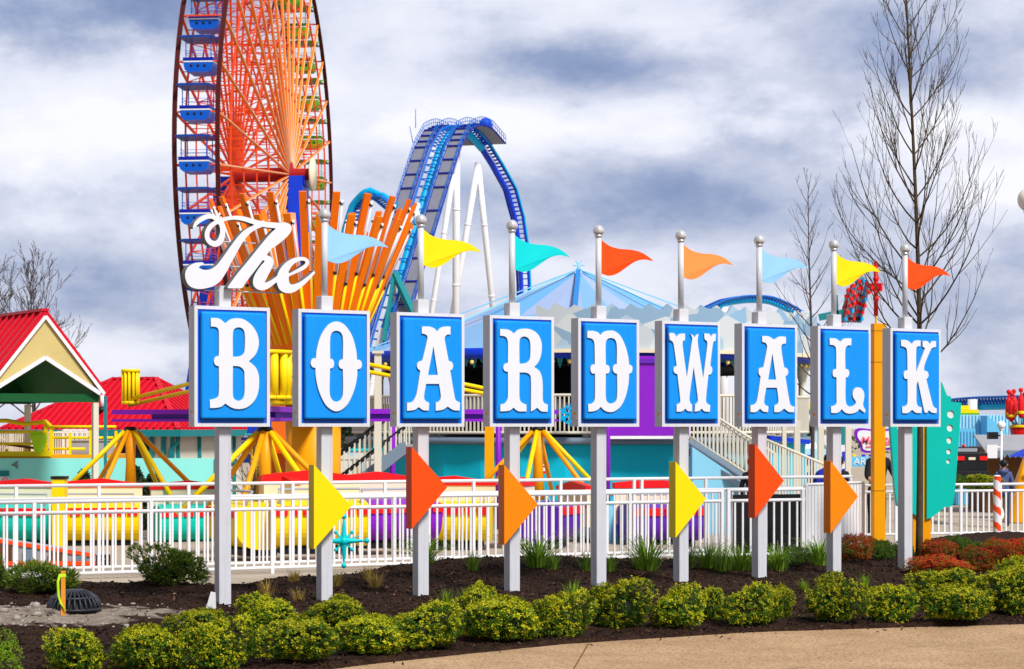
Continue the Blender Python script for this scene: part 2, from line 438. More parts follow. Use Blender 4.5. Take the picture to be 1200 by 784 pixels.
def mulch_extra(nt, tc, c):
    N = nt.nodes; L = nt.links
    # strip of bare sandy soil on the left of the bed
    mp = N.new('ShaderNodeMapping'); mp.inputs['Location'].default_value = (5.6, -19.75, 0)
    L.new(tc.outputs['Object'], mp.inputs['Vector'])
    ms = N.new('ShaderNodeMapping'); ms.inputs['Rotation'].default_value = (0,0,R(-4)); ms.inputs['Scale'].default_value = (1/2.5, 1/1.25, 0)
    L.new(mp.outputs['Vector'], ms.inputs['Vector'])
    ln = N.new('ShaderNodeVectorMath'); ln.operation = 'LENGTH'; L.new(ms.outputs['Vector'], ln.inputs[0])
    n = N.new('ShaderNodeTexNoise'); n.inputs['Scale'].default_value = 3.5; n.inputs['Detail'].default_value = 9; n.inputs['Roughness'].default_value = .65
    L.new(tc.outputs['Object'], n.inputs['Vector'])
    ad = N.new('ShaderNodeMath'); ad.operation = 'MULTIPLY_ADD'; L.new(n.outputs['Fac'], ad.inputs[0]); ad.inputs[1].default_value = 1.6; L.new(ln.outputs['Value'], ad.inputs[2])
    mr = N.new('ShaderNodeMapRange'); mr.inputs['From Min'].default_value = 1.78; mr.inputs['From Max'].default_value = 1.62
    L.new(ad.outputs[0], mr.inputs['Value'])
    n2 = N.new('ShaderNodeTexNoise'); n2.inputs['Scale'].default_value = 14; n2.inputs['Detail'].default_value = 8; L.new(tc.outputs['Object'], n2.inputs['Vector'])
    so_ = N.new('ShaderNodeMix'); so_.data_type = 'RGBA'; L.new(n2.outputs['Fac'], so_.inputs['Factor']); so_.inputs['A'].default_value = (.05,.035,.024,1); so_.inputs['B'].default_value = (.42,.35,.28,1)
    m = N.new('ShaderNodeMix'); m.data_type = 'RGBA'; L.new(mr.outputs['Result'], m.inputs['Factor']); L.new(c, m.inputs['A']); L.new(so_.outputs['Result'], m.inputs['B'])
    return m.outputs['Result']
M['mulch'] = ground_mat('mulch', (.010,.005,.0035), (.032,.016,.010), (.060,.031,.018), 9, 1.0, 60, mulch_extra)

def lerp_tab(tab, x):
    if x <= tab[0][0]: return tab[0][1]
    for (a, b), (c, d) in zip(tab, tab[1:]):
        if x <= c: return b+(d-b)*(x-a)/(c-a)
    return tab[-1][1]
EDGE = [(-14,-2),(-6,6),(-4,11),(-3,13),(-2,14.7),(-1.185,15.8),(.43,17.34),(2.14,18.35),(3.6,18.8),(4.78,19.1),(8,19.8),(14,20.5),(40,22)]
BACK = [(-14,25.2),(-6.1,24.4),(-3.5,23.9),(-1.9,25.3),(-.5,27),(1,27.6),(3,28.2),(5,29.8),(6.5,33),(8,35.4),(14,36.5),(40,40)]
def bed_z(x, y):
    h = .03+.13*math.exp(-((x-.2)/2.3)**2-((y-26.2)/1.5)**2)+.05*math.exp(-((x-4.5)/2)**2-((y-27)/2.)**2)
    h += .035*noise.noise(Vector((x*1.3, y*1.3, 0)))+.022*noise.noise(Vector((x*5, y*5, 3)))+.012*noise.noise(Vector((x*13, y*13, 8)))
    if x < -2.8: h += .05*noise.noise(Vector((x*2.1, y*2.6, 5)))
    return h
def grid(name, xs, yfun, nrow, zf, m, skirt=0):
    b = MB(); nx = len(xs); vs = []
    for x in xs:
        y0, y1 = yfun(x)
        for j in range(nrow):
            y = y0+(y1-y0)*j/(nrow-1)
            z = zf(x, y)
            if skirt and j in (0, nrow-1): z = gz(x, y)-.02
            vs.append((x, y, z))
    fs = [(i*nrow+j, (i+1)*nrow+j, (i+1)*nrow+j+1, i*nrow+j+1) for i in range(nx-1) for j in range(nrow-1)]
    b.add(vs, fs, 0, True)
    return b.build(name, m)
gr = MB()
ys = [-60,-10,0,10,20,25,26]+[26+i*1.5 for i in range(1,19)]+[60,80,120,200,400,900,2500]
xsg = [-2500,-600,-200,-80,-40,-20,-10,0,10,20,40,80,200,600,2500]
gr.add([(x, y, gz(x, y)-.02) for x in xsg for y in ys], [(i*len(ys)+j, (i+1)*len(ys)+j, (i+1)*len(ys)+j+1, i*len(ys)+j+1) for i in range(len(xsg)-1) for j in range(len(ys)-1)], 0, True)
g = gr.build('ground', 'concrete'); g['kind'] = 'structure'
pv = grid('pavement', [-14+i*.5 for i in range(110)], lambda x: (-12 if x > -14 else -12, lerp_tab(EDGE, x)+.05+.02*noise.noise(Vector((x*2,0,0)))), 4, lambda x, y: 0.004, 'paving'); pv['kind'] = 'structure'
jt = MB()
a = P(690, 757, 17.3); b_ = P(669, 790, 15.3)
jt.bar((a.x,a.y+.1,.0055), (b_.x,b_.y,.0055), .009, .003)
j = jt.build('pavement_joint', 'brown'); j['kind'] = 'structure'
bed = grid('mulch_bed', [-12+i*.06 for i in range(470)], lambda x: (lerp_tab(EDGE, x), lerp_tab(BACK, x)), 150, bed_z, 'mulch', True); bed['kind'] = 'structure'

# loose bark chips and small stones
rng = random.Random(5)
cb = MB()
n = 0
while n < 15000:
    x = rng.uniform(-7, 9); y = rng.uniform(14.5, 31)
    e_ = y-lerp_tab(EDGE, x)
    if e_ < -.35 or (e_ < .02 and rng.random() > .16*math.exp(e_*7)) or y > lerp_tab(BACK, x) or abs(x/y) > .27: continue
    if (x < -3.2 and 18.6 < y < 20.9) and rng.random() < .9: continue
    n += 1
    l = rng.uniform(.012, .05); w = rng.uniform(.006, .016); t = rng.uniform(.003, .01)
    z = bed_z(x, y)+.006 if e_ > .06 else .009
    rot = Matrix.Rotation(rng.uniform(0, 6.3), 3, 'Z') @ Matrix.Rotation(rng.gauss(0, .5), 3, 'Y') @ Matrix.Rotation(rng.gauss(0, .5), 3, 'X')
    cb.box((x, y, z), (l, w, t), rot, rng.choices((0,1,2), (6,3,.7))[0])
dm('chip_dark', (.012,.007,.005), .9, .3, 20, spec=.1); dm('chip_brown', (.038,.019,.011), .9, .3, 20, spec=.1); dm('chip_light', (.15,.085,.05), .9, .3, 20, spec=.1)
lf = MB()
for i in range(150):
    x = rng.uniform(-6, 7); y = rng.uniform(15.2, 29)
    if y < lerp_tab(EDGE, x)-.5 or y > lerp_tab(BACK, x): continue
    z = (bed_z(x, y)+.012) if y > lerp_tab(EDGE, x)+.06 else .010
    leaf_l = rng.uniform(.03, .07); w = leaf_l*rng.uniform(.3,.5); a = rng.uniform(0, 6.28)
    ex = Vector((math.cos(a), math.sin(a), rng.gauss(0,.2))); ey = Vector((-math.sin(a), math.cos(a), rng.gauss(0,.2))); p = Vector((x, y, z))
    lf.add([p, p+ex*leaf_l*.5+ey*w+Vector((0,0,.012)), p+ex*leaf_l, p+ex*leaf_l*.5-ey*w+Vector((0,0,.006))], [(0,1,2,3)], rng.choices((0,1,2),(4,3,1))[0])
dm('leaf_tan', (.36,.22,.10), .8, .3, 20); dm('leaf_brown', (.16,.08,.03), .8, .3, 20); dm('leaf_rust', (.55,.17,.02), .8, .3, 20)
fl_ = lf.build('fallen_leaves', ['leaf_tan','leaf_brown','leaf_rust'], recalc=False); fl_['kind'] = 'stuff'
chips = cb.build('mulch_chips', ['chip_dark','chip_brown','chip_light'], recalc=False); chips['kind'] = 'stuff'
sb = MB()
for i in range(420):
    x = rng.gauss(-5.2, 1.2); y = rng.uniform(18.6, 21.2)
    if abs(x/y) > .28: continue
    r = rng.choice((.008,.012,.015,.02,.03,.05)) if i % 9 == 0 else rng.uniform(.006,.018)
    o0 = len(sb.v)
    sb.ball((x, y, bed_z(x, y)+r*.2), r, 8, 0, rng.uniform(.5,.8))
    for k in range(o0, len(sb.v)):
        v = Vector(sb.v[k]); d = v-Vector((x,y,bed_z(x,y))); sb.v[k] = tuple(v+d*.5*noise.noise(v*40))
pb = sb.build('gravel', 'stone'); pb['kind'] = 'stuff'

# ------------------------------------------------------------------ the letter signs
TH = math.atan(.6); CT, ST = math.cos(TH), math.sin(TH); ROW0 = 22.6
EV = Vector((CT, ST, 0)); NB = Vector((-ST, CT, 0))     # along the row, and away from the viewer
def U(px, py, s=0.):
    """photo pixel -> (distance along the row, height) on the plane s behind the sign faces"""
    t = (px-600)/F
    u = (t*(ROW0+s*CT)+s*ST)/(CT-t*ST)
    Z = ROW0+u*ST+s*CT
    return u, CAMZ-(py-500)/F*Z
def RP(u, z, s): return Vector((0, ROW0, z))+EV*u+NB*s

c = 1
LET = {
'B': ((230,360,5.6), [[(95,70,c),(150,75),(190,106,c),(225,80),(265,72),(310,80),(360,115),(395,165),(410,220),(405,270),(385,315),(345,355,c),(385,390),(407,435),(412,490),(405,560),(380,615),(335,655),(285,668),(235,660),(190,632,c),(165,652),(130,660),(90,662,c),(88,607,c),(115,602),(140,590),(148,560),(148,388,c),(125,378),(116,352),(125,328),(148,318,c),(148,165),(140,137),(120,128),(96,127,c)],
   [(240,325,c),(240,175),(248,145),(275,132),(305,142),(318,175),(318,270),(310,305),(285,322)], [(240,385,c),(285,390),(312,415),(316,460),(316,560),(305,600),(275,614),(248,600),(240,570)]]),
'O': ((350,360,5.6), [[(110,398,c),(112,450),(130,540),(170,630),(210,670),(247,683),(285,670),(325,630),(365,540),(384,450),(384,408,c),(405,402),(415,376),(405,350),(382,344,c),(378,290),(355,200),(325,145),(290,108),(247,94),(205,108),(170,145),(140,200),(118,280),(113,334,c),(92,338),(79,366),(90,392)],
   [(205,403,c),(225,395),(232,370),(225,345),(206,337,c),(207,200),(220,165),(247,154),(275,165),(290,200),(290,340,c),(270,350),(262,375),(270,398),(290,406,c),(290,570),(275,608),(247,620),(220,608),(204,570)]]),
'A': ((460,360,5.6), [[(192,127,c),(240,127),(275,140),(292,160,c),(315,135),(345,127),(380,127,c),(380,178,c),(355,182),(342,200),(345,230),(368,352,c),(390,362),(397,385),(390,408),(378,415,c),(405,575),(415,610),(442,625,c),(440,678,c),(400,675),(362,652,c),(330,672),(283,680,c),(283,625,c),(305,618),(315,600),(316,575),(305,503,c),(220,503,c),(207,580),(212,610),(240,628,c),(237,678,c),(200,675),(172,655,c),(145,673),(95,680,c),(95,628,c),(130,620),(150,590),(160,555),(182,415,c),(168,405),(160,383),(170,360),(195,350,c),(228,210),(228,190),(215,178),(192,172,c)], [(268,255,c),(297,445,c),(232,445,c)]]),
'R': ((570,365,5.81), [[(93,120,c),(140,122),(170,135),(187,152,c),(215,125),(250,117),(300,122),(345,150),(372,200),(377,250),(368,310),(350,350),(325,378,c),(360,405),(378,450),(383,520),(383,590),(390,620),(418,635,c),(416,682,c),(375,680),(345,655,c),(325,670),(303,682,c),(303,470),(298,435),(275,418),(225,415,c),(225,580),(235,615),(272,635,c),(272,680,c),(215,678),(185,655,c),(155,675),(95,680,c),(95,635,c),(125,625),(142,600),(146,570),(146,410,c),(125,405),(115,382),(125,358),(146,350,c),(146,210),(138,180),(120,168),(93,165,c)], [(225,355,c),(225,200),(235,178),(258,170),(285,182),(298,215),(298,300),(290,335),(265,352)]]),
'D': ((670,370,6.025), [[(110,107,c),(150,107),(185,118),(203,138,c),(225,115),(260,105),(305,110),(345,145),(380,220),(398,290),(405,345,c),(425,355),(428,380),(420,402),(405,410,c),(400,480),(380,570),(345,640),(300,675),(265,680),(230,668),(205,643,c),(180,665),(150,675),(118,677,c),(115,625,c),(145,618),(160,600),(164,560),(164,408,c),(142,405),(132,375),(142,348),(163,343,c),(160,200),(152,172),(135,160),(110,155,c)], [(240,410,c),(260,403),(268,378),(260,353),(240,345,c),(240,190),(252,165),(275,157),(305,168),(318,210),(318,340,c),(298,350),(290,378),(300,402),(320,410,c),(320,560),(310,605),(275,620),(250,608),(240,570)]]),
'W': ((770,370,6.025), [[(85,122,c),(120,125),(137,150,c),(155,130),(197,125,c),(197,172,c),(183,180),(180,210),(210,435,c),(243,200),(248,160),(236,128,c),(255,140),(265,155,c),(275,138),(293,128,c),(287,160),(288,200),(325,440,c),(352,230),(355,190),(350,178),(335,165,c),(332,125,c),(370,130),(380,150,c),(395,130),(416,128,c),(412,178,c),(400,182),(392,210),(375,352,c),(388,368),(388,395),(378,412),(362,418,c),(345,590),(350,615),(375,632,c),(372,677,c),(335,675),(315,655,c),(295,672),(265,677,c),(268,628,c),(285,610),(288,590),(258,360,c),(228,580),(235,615),(247,628,c),(247,675,c),(215,672),(200,655,c),(175,675),(138,677,c),(138,628,c),(160,615),(163,590),(143,412,c),(125,405),(116,385),(122,362),(138,355,c),(118,210),(110,185),(90,170,c)]]),
'A2': ((860,370,5.81), [[(192,138,c),(235,140),(275,163,c),(310,142),(354,143,c),(354,188,c),(330,195),(322,215),(341,350,c),(362,360),(370,383),(360,407),(350,412,c),(378,580),(388,610),(413,620,c),(410,656,c),(375,655),(342,632,c),(310,655),(275,656,c),(275,612,c),(298,600),(303,575),(293,490,c),(220,490,c),(206,580),(212,605),(235,617,c),(232,656,c),(200,652),(178,632,c),(150,655),(113,656,c),(113,610,c),(145,600),(160,560),(182,410,c),(172,402),(168,380),(175,358),(200,350,c),(225,225),(225,200),(215,185),(193,178,c)], [(262,255,c),(287,435,c),(233,435,c)]]),
'L': ((950,375,6.03), [[(133,128,c),(180,132),(210,155,c),(235,132),(288,130,c),(286,178,c),(260,182),(245,205),(245,345,c),(265,352),(272,378),(262,402),(247,408,c),(247,570),(260,605),(290,610),(315,595),(318,575),(300,545),(297,515),(310,485),(335,476),(362,487),(378,520),(376,560),(370,600),(388,640,c),(380,656,c),(345,628,c),(320,652),(275,662),(240,652),(220,630,c),(190,655),(145,657,c),(143,610,c),(172,602),(182,585),(182,560),(182,405,c),(162,400),(155,375),(163,352),(180,345,c),(178,200),(165,180),(135,175,c)]]),
'K': ((1035,380,6.27), [[(130,115,c),(175,118),(210,145,c),(235,120),(275,120,c),(273,160,c),(250,165),(242,185),(242,350,c),(300,195),(305,175),(290,165,c),(288,122,c),(325,125),(342,148,c),(360,125),(388,124,c),(387,165,c),(365,172),(350,185),(303,300),(300,338,c),(325,350),(333,375),(325,395),(316,404,c),(360,580),(370,605),(393,620,c),(392,652,c),(360,650),(335,632,c),(320,650),(303,648,c),(255,418,c),(244,445,c),(245,570),(255,600),(283,612,c),(280,652,c),(240,650),(212,628,c),(180,652),(140,652,c),(138,605,c),(165,600),(177,580),(178,402,c),(158,398),(150,370),(158,345),(178,338,c),(175,200),(165,172),(132,160,c)]]),
}
FLAG = smooth_path([(0,0,1),(.12,-.065),(.26,-.092),(.42,-.097),(.55,-.12),(.65,-.165),(.726,-.215,1),(.60,-.203),(.475,-.23),(.35,-.305),(.23,-.378),(.12,-.408),(0,-.385,1)], True, 5)
def script_loops():
    """outline of the script word: union of tapered strokes traced as a distance field"""
    K = 6.533
    strokes = [
     [(178,238,9),(198,205,15),(240,172,19),(300,152,18),(360,178,17),(392,225,18),(398,280,20),(380,340,24),(345,365,22),(305,352,20),(280,315,18),(283,270,18),(315,222,18),(380,185,15),(470,165,14),(550,170,17),(620,190,19),(700,212,20),(790,222,22),(870,228,22)],
     [(700,222,12),(640,240,18),(580,278,24),(530,335,28),(480,410,33),(430,490,38),(385,560,46),(320,620,62),(240,635,74),(195,625,79),(165,590,52),(180,545,30),(215,522,16),(245,515,9)],
     [(875,232,28),(800,300,36),(720,400,41),(620,530,44),(540,630,46),(480,720,50)],
     [(870,228,30),(906,238,20),(900,272,17),(855,322,15),(785,378,13),(705,424,8)],
     [(640,520,10),(690,474,14),(730,474,22),(755,500,33),(725,555,42),(690,615,47),(675,665,44),(710,690,28),(770,665,20),(840,610,14)],
     [(900,606,9),(955,578,12),(1018,545,15),(1047,512,14),(1034,484,13),(985,480,15),(925,505,22),(876,558,32),(858,625,46),(870,685,46),(920,708,32),(990,678,20),(1050,630,14),(1098,583,9)],
    ]
    step = 6.; x0, y0, x1, y1 = 90, 120, 1125, 765
    xs = np.arange(x0, x1, step); ys_ = np.arange(y0, y1, step)
    X, Y = np.meshgrid(xs, ys_)
    D = np.full(X.shape, 1e9)
    for si, st in enumerate(strokes):
        sm = smooth_path([(a, b) for a, b, r in st], False, 5)
        rr = []
        for i in range(len(st)-1):
            for k in range(5): rr.append(st[i][2]+(st[i+1][2]-st[i][2])*k/5)
        rr.append(st[-1][2])
        d = np.full(X.shape, 1e9)
        for (ax, ay), (bx, by), ra, rb in zip(sm, sm[1:], rr, rr[1:]):
            dx, dy = bx-ax, by-ay; L2 = dx*dx+dy*dy+1e-9
            t = np.clip(((X-ax)*dx+(Y-ay)*dy)/L2, 0, 1)
            d = np.minimum(d, np.hypot(X-ax-t*dx, Y-ay-t*dy)-(ra+(rb-ra)*t))
        if si == 2: d = np.maximum(d, Y-704.)
        D = np.minimum(D, d)
    # marching squares
    segs = {}
    def ip(i, j, i2, j2):
        a, b = D[i, j], D[i2, j2]; t = a/(a-b)
        return (xs[j]+(xs[j2]-xs[j])*t, ys_[i]+(ys_[i2]-ys_[i])*t)
    nxt = {}; pts = {}
    for i in range(D.shape[0]-1):
        for j in range(D.shape[1]-1):
            c4 = [(i,j),(i,j+1),(i+1,j+1),(i+1,j)]
            s = [D[p] < 0 for p in c4]
            if all(s) or not any(s): continue
            cr = []
            for k in range(4):
                p, q = c4[k], c4[(k+1) % 4]
                if s[k] != s[(k+1) % 4]:
                    key = (min(p, q), max(p, q)); pts[key] = ip(*key[0], *key[1]); cr.append((key, s[k]))
            # walk leaving (inside->outside) to entering, inside kept on one side
            outs = [k for k, f in cr if f]; ins = [k for k, f in cr if not f]
            if len(outs) == 1: nxt[outs[0]] = ins[0]
            else:
                o_idx = [i_ for i_, (k, f) in enumerate(cr) if f]
                for oi in o_idx: nxt[cr[oi][0]] = cr[(oi+1) % len(cr)][0]
    loops = []; used = set()
    for k0 in nxt:
        if k0 in used: continue
        lp = []; k = k0
        while k not in used and k in nxt:
            used.add(k); lp.append(pts[k]); k = nxt[k]
        if len(lp) > 6: loops.append(lp)
    def area(l): return sum(a[0]*b[1]-b[0]*a[1] for a, b in zip(l, l[1:]+l[:1]))/2
    loops.sort(key=lambda l: -abs(area(l)))
    out = []
    for lp in loops:
        if abs(area(lp)) < 300: continue
        for _ in range(2): lp = [((p[0]+2*q[0]+r[0])/4, (p[1]+2*q[1]+r[1])/4) for p, q, r in zip(lp[-1:]+lp[:-1], lp, lp[1:]+lp[:1])]
        out.append([(a/K+200, b/K+230) for a, b in lp])
    return out

SIGN = [('B',None,None,None,None), ('O','flag_blue','pale blue','arrow_yellow',1.015), ('A','flag_yellow','yellow','orange_red',1.195), ('R','turquoise','turquoise','orange',.99),
        ('D','orange_red','red','',0), ('W','peach','peach','arrow_yellow',1.005), ('A2','flag_blue','pale blue','orange_red',1.205), ('L','flag_yellow','yellow','orange',.995), ('K','orange_red','red','',0)]
LAB = {'B':'tall sign with white letter B below the white script word The', 'O':'sign with white letter O, pale blue pennant above and yellow arrow below',
 'A':'sign with white letter A between O and R, yellow pennant and red arrow', 'R':'sign with white letter R, turquoise pennant above and orange arrow below',
 'D':'sign with white letter D and red pennant, its post bare of any arrow', 'W':'sign with white letter W, peach pennant above and yellow arrow below',
 'A2':'sign with white letter A between W and L, pale blue pennant and red arrow', 'L':'sign with white letter L, yellow pennant above and orange arrow below',
 'K':'sign with white letter K and red pennant, in front of the teal board'}
for i, (L_, fm, fname, am, az) in enumerate(SIGN):
    uc = (-2.85+.988*i)/CT
    base = RP(uc, 0, 0)
    zb = bed_z(base.x, base.y)
    t = thing('letter_sign', LAB[L_], 'sign', (base.x, base.y, zb), TH, 'letter signs of the row')
    def B(u0, u1, s0, s1, z0, z1, mb, mi=0):
        mb.box(RP(uc+(u0+u1)/2, (z0+z1)/2, (s0+s1)/2), (u1-u0, s1-s0, z1-z0), rotz(TH), mi); return mb
    po = MB(); B(-.111, .021, .083, .213, -.15, 3.225 if L_ != 'B' else 3.29, po)
    po.build('post', 'post_metal', t, bevel=.006)
    cb_ = MB()
    B(-.4155, -.3805, 0, .15, 1.85, 3.075, cb_); B(.3805, .4155, 0, .15, 1.85, 3.075, cb_)
    B(-.3805, .3805, .0, .15, 1.85, 1.885, cb_); B(-.3805, .3805, .0, .15, 3.04, 3.075, cb_)
    cb_.build('sign_box', 'sign_frame', t)
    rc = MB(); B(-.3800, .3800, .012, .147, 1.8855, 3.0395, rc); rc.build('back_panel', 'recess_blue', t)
    bd = MB(); B(-.356, .356, -.050, .0117, 1.928, 3.015, bd); bo = bd.build('face_panel', 'sign_blue', t, bevel=.022)
    (x0, y0, k), loops = LET[L_]
    lw = [[U(a/k+x0, b/k+y0, -.066) for a, b in smooth_path(lp, True, 6)] for lp in loops]
    lt = MB(); lt.prism(lw, lambda a, b, d: RP(a, b, d), -.068, -.0505, 0, 1)
    lt.build('letter', ['letter_white','letter_edge'], bo)
    st = MB(); B(-.4185, -.4158, .05, .085, 1.985, 2.015, st); B(-.4185, -.4158, .035, .10, 1.93, 1.975, st, 1)
    st.build('sticker', ['amber','sign_frame'], t)
    if fm:
        fp = MB(); pc = RP(uc-.045, 0, .148)
        fp.tube([(pc.x,pc.y,3.2255),(pc.x,pc.y,4.04)], .034, 16); fo = fp.build('flagpole', 'post_metal', t)
        bl = MB(); bl.ball((pc.x,pc.y,4.085), .066, 24); bl.lathe((pc.x,pc.y,4.02), [(.034,-.01),(.045,-.005),(.045,.012),(.034,.02)], 16); bl.build('finial', 'ball_metal', fo)
        fl = MB(); fl.prism([[(uc-.045+.03+a, 3.985+b) for a, b in FLAG]], lambda a, b, d: RP(a, b, d+.006*math.sin((a-uc)*7)), .143, .153)
        fl.build('pennant', fm, t)
    if am:
        ar = MB(); ar.prism([[(uc-.26, az+.442), (uc+.175, az), (uc-.26, az-.442)]], lambda a, b, d: RP(a, b, d), -.047, .0825)
        ar.build('arrow', am, t, bevel=.006)
    if L_ == 'B':
        lw = [[U(a, b, -.02) for a, b in lp] for lp in script_loops()]
        s_ = MB(); s_.prism(lw, lambda a, b, d: RP(a, b, d), -.02, .085, 0, 1)
        s_.build('script_word', ['letter_white','script_edge'], t)
        for (xa, xb, y) in ((258,300,283), (265,325,312), (240,330,340)):
            u0, z0 = U(xa, y, .08); u1, _ = U(xb, y, .08)
            rd = MB(); rd.tube([RP(u0, z0, .095), RP(u1, z0, .095)], .008, 6); rd.build('support_rod', 'post_metal', t)

# ------------------------------------------------------------------ shrubs
def leaf_quads(mb, p, nrm, size, rng_, mi, n=1):
    for _ in range(n):
        d = (nrm+Vector((rng_.gauss(0,.6), rng_.gauss(0,.6), rng_.gauss(0,.6)))).normalized()
        x = d.orthogonal().normalized(); x = Matrix.Rotation(rng_.uniform(0, 6.28), 3, d) @ x
        y = d.cross(x)
        l = size*rng_.uniform(.7, 1.3); w = l*.55
        tip = p+x*l+d*l*.2
        mb.add([p, p+x*l*.5+y*w*.5, tip, p+x*l*.5-y*w*.5], [(0,1,2,3)], mi)
def shrub_mesh(name, seed, nshoot, leafsize, mats, core, tip=.6, lump=.22, flat=.85, per=7, spiky=False, coreR=.60):
    rg = random.Random(seed); mb = MB()
    lob = [(Vector((rg.gauss(0,1), rg.gauss(0,1), rg.gauss(.2,.7))).normalized(), rg.uniform(.5,1)) for _ in range(14)]
    def rad(d):
        r = .80
        for q, a in lob:
            r += lump*a*max(0, d.dot(q)-.72)/.28*.9
        return r*(1+.13*noise.noise(d*3.1+Vector((seed,0,0)))+.17*noise.noise(d*6.5+Vector((0,seed,0))))
    for i in range(nshoot):
        d = Vector((rg.gauss(0,1), rg.gauss(0,1), rg.gauss(.1,1)))
        d.normalize()
        if d.z < -.85: continue
        rr = rad(d)*(1+.05*rg.random()**2); depth = rg.random()**2*.26-(.07 if rg.random() < .10 else 0)
        p = d*(rr-depth)
        if p.z < 0:
            k_ = 1+.25*min(1, -p.z); p.x *= k_; p.y *= k_
        p.z *= flat
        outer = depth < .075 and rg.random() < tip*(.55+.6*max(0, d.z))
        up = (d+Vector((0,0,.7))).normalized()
        if spiky:
            for k in range(per):
                q = p+up*leafsize*rg.uniform(0, 1.2)
                dd = (up*1.1+Vector((rg.gauss(0,.6), rg.gauss(0,.6), rg.gauss(0,.6)))).normalized()
                x = dd.orthogonal().normalized(); x = Matrix.Rotation(rg.uniform(0,6.28), 3, dd) @ x
                l = leafsize*rg.uniform(.7,1.3); w = l*.12
                mb.add([q-x*w, q+x*w, q+dd*l+x*w*.3, q+dd*l-x*w*.3], [(0,1,2,3)], 1 if outer else 0)
        else:
            for k in range(per):
                q = p+up*leafsize*rg.uniform(0, 1.1)+Vector((rg.gauss(0,.3), rg.gauss(0,.3), rg.gauss(0,.3)))*leafsize
                leaf_quads(mb, q, up, leafsize, rg, 1 if outer else 0)
    # inner twigs
    for i in range(40):
        d = Vector((rg.gauss(0,1), rg.gauss(0,1), rg.gauss(.4,.7))).normalized()
        e = d*rad(d)*.85; e.z *= flat
        mb.tube([(0,0,-.75*flat), tuple(e*.45+Vector((0,0,-.2*flat))), tuple(e)], [.025,.016,.008], 4, 2)
    vs = []; 
    o0 = len(mb.v)
    mb.ball((0,0,-.10), coreR, 14, 2, flat*.95)  # dark ball added inside; its colour stands for shade between the leaves
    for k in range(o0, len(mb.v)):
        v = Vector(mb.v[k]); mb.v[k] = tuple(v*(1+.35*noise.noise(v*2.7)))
    me_o = mb.build(name, mats, recalc=False)
    me = me_o.data
    bpy.data.objects.remove(me_o)
    return me
BOX = [shrub_mesh('boxwood', 11+i, 1750, .085, ['box_leaf','box_tip','shade_twig_core'], None, tip=.85, lump=.36, per=9, coreR=.56) for i in range(7)]
PINE = [shrub_mesh('dwarf_pine', 31+i, 1300, .17, ['pine_leaf','pine_tip','shade_twig_core'], None, tip=.5, lump=.5, flat=.75, per=9, spiky=True) for i in range(2)]
REDS = [shrub_mesh('red_shrub', 51+i, 2200, .085, ['red_under','red_leaf','shade_twig_core'], None, tip=.80, lump=.45, flat=.75, per=7) for i in range(3)]
DARK = [shrub_mesh('green_mound', 61+i, 2400, .07, ['pine_leaf','box_leaf','shade_twig_core'], None, tip=.5, lump=.3, flat=.7) for i in range(2)]
LIME = [shrub_mesh('lime_plant', 71, 500, .10, ['lime_leaf','lime_leaf','shade_twig_core'], None, tip=.5, lump=.5, flat=.8)]
srng = random.Random(77)
def put_shrub(meshes, name, px, ytop, ybot, hw, label, cat, group):
    m = meshes[srng.randrange(len(meshes))]
    Z = F*(CAMZ-.05)/(ybot-500)
    x = (px-600)/F*Z
    zb = bed_z(x, Z)
    Z = F*(CAMZ-zb)/(ybot-500)
    rx = hw/F*Z; h = (ybot-ytop)/F*Z
    Zc = Z+rx*.55      # its foot shows in front of its centre
    x = (px-600)/F*Zc
    o = bpy.data.objects.new(name, m); col.objects.link(o)
    o.location = (x, Zc, bed_z(x, Zc)+h*.40)
    o.scale = (rx/1.20*srng.uniform(.92,1.05), rx/1.20, h*.46/.80*srng.uniform(.94,1.05))
    o.rotation_euler = (0, 0, srng.uniform(0, 6.28))
    return tag(o, label, cat, group)
BX = [
 (90,737,786,38,'yellow-green boxwood at the bottom of the picture, first one out from the dirt patch'),
 (171,730,785,39,'boxwood low in the picture between the first shrub and the B post pair'),
 (232,711,748,33,'smaller boxwood tucked behind its twin at the foot of the B post'),
 (252,729,785,42,'broad boxwood directly in front of the B post'),
 (313,702,742,36,'boxwood set back between the B and O posts'),
 (346,722,778,47,'widest boxwood, in front between the B and O posts'),
 (395,697,738,36,'boxwood hiding the foot of the O post'),
 (432,717,767,39,'boxwood in front just after the O post'),
 (499,706,760,46,'wide boxwood in front of the A post that stands between O and R'),
 (560,692,735,26,'small boxwood peeping out behind, between the A and R posts'),
 (586,700,754,45,'wide boxwood at the foot of the R post'),
 (655,692,747,33,'boxwood midway between the R and D posts'),
 (723,683,737,38,'round boxwood at the foot of the D post'),
 (794,690,736,33,'boxwood at the foot of the W post'),
 (833,688,726,19,'narrow boxwood squeezed in after the W post shrub'),
 (880,686,733,33,'boxwood in front of the A post that stands between W and L'),
 (913,686,724,18,'narrow boxwood beside the last A post'),
 (975,681,733,36,'neat round boxwood at the foot of the L post'),
 (1042,681,728,33,'boxwood at the foot of the K post'),
 (1112,670,708,42,'boxwood behind the front row, just past the K post'),
 (1122,682,728,40,'broad boxwood in front, first past the K post'),
 (1184,670,722,36,'boxwood at the end of the front row by the picture edge'),
 (1192,656,690,24,'boxwood peeping over the last one of the front row'),
]
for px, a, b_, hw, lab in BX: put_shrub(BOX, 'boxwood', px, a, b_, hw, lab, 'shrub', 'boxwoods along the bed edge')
for px, a, b_, hw, lab in [(-6,655,688,15,'dark dwarf pine cut off by the picture edge'), (53,662,699,32,'dark dwarf pine behind the orange stake'), (203,649,688,31,'bushy dark dwarf pine before the white fence')]:
    put_shrub(PINE, 'dwarf_pine', px, a, b_, hw, lab, 'shrub', 'dwarf pines by the fence')
